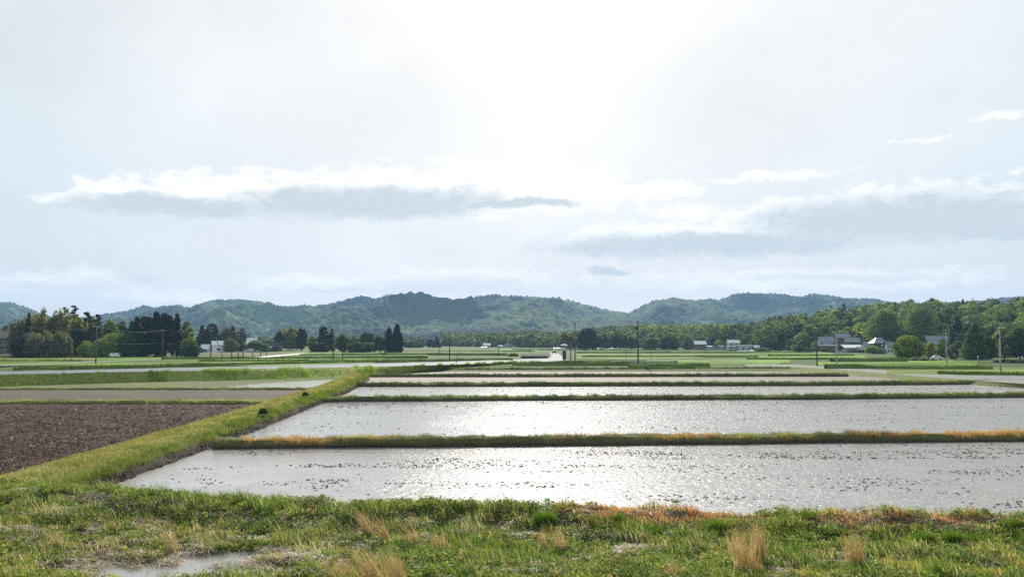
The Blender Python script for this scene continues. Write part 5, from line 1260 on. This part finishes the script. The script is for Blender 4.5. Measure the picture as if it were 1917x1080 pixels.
for s_ in (-.35, .35):
    b = MB(); b.tube([(s_, 0, 4.45), (s_, 0, 4.9)], .06, 6); b.build('post', M_dark, root)
b = MB(); b.lathe([(1.7, -.2), (1.5, .12), (.95, .34), (.6, .5), (0, .55)], 14); b.build('base', M_stone, root, True)
# bridge with rails
p0, p1 = gp(975, 668, 1.1), gp(1026, 668, 1.1); root = empty('bridge_railing', (p0[0], p0[1], .7)); tag(root, 'low dark bridge parapet with pale rail left of the side road', 'bridge railing')
w = p1[0]-p0[0]; b = MB(); b.box(0, w, 0, .4, -.3, .75); b.build('parapet', M_wallk, root)
b = MB()
for zz in (1.0, 1.35): b.tube([(0, .2, zz), (w, .2, zz)], .06, 6)
b.build('rail', M_rust, root)
for k in range(9):
    b = MB(); b.box(w*k/8.-.06, w*k/8.+.06, .14, .26, .75, 1.42); b.build('post', M_rust, root)
p0 = gp(1148, 683, .7); p1 = gp(1262, 682, .7); root = empty('net_fence', (p0[0], p0[1], .55)); tag(root, 'bluish green net fence around a plot by the tallest pole', 'fence'); w = p1[0]-p0[0]
m, t, o_ = newmat('net_see_through'); pr = tn(t, 'ShaderNodeBsdfPrincipled', {'Base Color': (.10, .2, .2, 1), 'Roughness': .7}); tr = tn(t, 'ShaderNodeBsdfTransparent'); ms = tn(t, 'ShaderNodeMixShader', {0: .5, 1: tr.outputs[0], 2: pr.outputs[0]}); t.links.new(ms.outputs[0], o_.inputs[0])
b = MB(); b.box(0, w, 0, .03, 0, 1.2); b.box(0, .03, .03, 6, 0, 1.2); b.box(w-.03, w, .03, 6, 0, 1.2); b.build('net', m, root)
for k in range(11):
    b = MB(); b.tube([(w*k/10., -.03, -.2), (w*k/10., -.03, 1.35)], .03, 6); b.build('post', M_dark, root)

def vehicle(px, Yd, L_, Wd, Hh, paint, label, name, cat, rot, van=False, z=None, cabin=(-.28, .22)):
    x = xat(px, Yd); z = float(surf(x, Yd)) if z is None else z; root = empty(name, (x, Yd, z), rot); tag(root, label, cat)
    prof = [(-.5, .25), (-.5, .58), (-.46, .64), (cabin[0], .68), (cabin[0]+.09, .98), (cabin[1]-.02, 1.0), (cabin[1]+.12, .66), (.47, .58), (.5, .48), (.5, .25)] if not van else \
           [(-.5, .2), (-.5, .9), (-.47, .99), (.28, 1.0), (.4, .9), (.47, .58), (.5, .5), (.5, .2)]
    b = MB(); n_ = len(prof); vs = []
    for s_, ins_ in ((-1, .0), (1, .0)):
        for (u, v) in prof: k = .86 if v > .75 else 1.0; vs.append((s_*Wd/2*k, u*L_, v*Hh))
    b.add(vs, [(i, i+1, n_+i+1, n_+i) for i in range(n_-1)]+[(n_-1, 0, n_, 2*n_-1)]+[tuple(range(n_))[::-1], tuple(range(n_, 2*n_))]); b.build('body', paint, root)
    g = MB(); g.box(-Wd*.36, Wd*.36, -.5*L_*(1 if van else .56)-.03, -.5*L_*(1 if van else .56)+.0, .68*Hh, .93*Hh)
    g.build('rear_window', M_glass, root)
    for s_ in (-1, 1):
        g = MB(); g.box(s_*Wd*.455-.01, s_*Wd*.455+.01, cabin[0]*L_*.7, cabin[1]*L_*.8, .7*Hh, .92*Hh); g.build('side_window', M_glass, root)
        g = MB(); g.box(s_*Wd*.42-.1, s_*Wd*.42+.1, -L_/2-.03, -L_/2+.01, .45*Hh, .56*Hh); g.build('tail_light', plain('red_lens', (.4, .02, .02), .3), root)
        for u in (-.31, .31):
            q = MB(); q.tube([(s_*Wd/2-.2, u*L_, .3), (s_*Wd/2+.02, u*L_, .3)], .3, 14); wh = q.build('wheel', M_tyre, root)
            q = MB(); q.tube([(s_*(Wd/2-.01)-.02, u*L_, .3), (s_*(Wd/2+.01)+.03, u*L_, .3)], .17, 10); q.build('rim', M_conc, wh)
    return root
p = gp(1037.5, 662.0, .8); vehicle(1037.5, p[1], 4.1, 1.7, 1.5, M_car, 'dark car driving away on the pale side road', 'car', 'car', 0, z=.87)
vehicle(218, 318, 3.4, 1.5, 1.7, M_carw, 'small white vehicle parked under the dark cedars', 'parked_van', 'van', 1.35, van=True)
vehicle(471, 475, 3.6, 1.6, 1.9, M_carw, 'white van parked before the garden shrubs', 'parked_van', 'van', 1.2, van=True)
vehicle(483, 478, 4.0, 1.7, 1.4, M_carw, 'pale low car parked right beside the white van', 'parked_car', 'car', 1.5)
vehicle(1750, 300, 3.8, 1.6, 1.6, M_carw, 'white car half hidden behind the small trees by the concrete pole', 'parked_car', 'car', 1.2)
x = xat(1827, 272); z = float(surf(x, 272)); root = empty('roadside_post', (x, 272, z)); tag(root, 'small pale stone post with an orange foot under the pointed tree', 'post')
b = MB(); b.lathe([(.0, .4), (.2, .4), (.17, 1.3), (.26, 1.45), (.24, 1.7), (.1, 1.95), (0, 2.0)], 10); b.build('shaft', M_stone, root, True)
b = MB(); b.lathe([(.42, -.1), (.4, .3), (.22, .42), (0, .42)], 10); b.build('base', M_red, root)
# low guard rail along the right road
p0 = (xat(1800, 268), 268); root = empty('guard_rail', (p0[0], 268, float(surf(p0[0], 268)))); tag(root, 'pale guard rail along the road under the right trees', 'guard rail'); w = 24
b = MB(); b.box(0, w, 0, .06, .45, .75); b.build('rail', M_rust, root)
for k in range(9):
    b = MB(); b.tube([(w*k/8., .1, -.1), (w*k/8., .1, .72)], .05, 6); b.build('post', M_dark, root)

# ------------------------------------------------------------------ air
m, t, o_ = newmat('haze_air'); t.links.new(tn(t, 'ShaderNodeVolumePrincipled', {'Color': (.42, .65, .98, 1), 'Density': .000105, 'Anisotropy': 0.0}).outputs[0], o_.inputs['Volume'])
b = MB(); b.box(-7400, 7400, -400, 7800, -3, 420); o = b.build('haze', m); tag(o, 'thin blue distance haze over the valley', None, None, 'stuff')
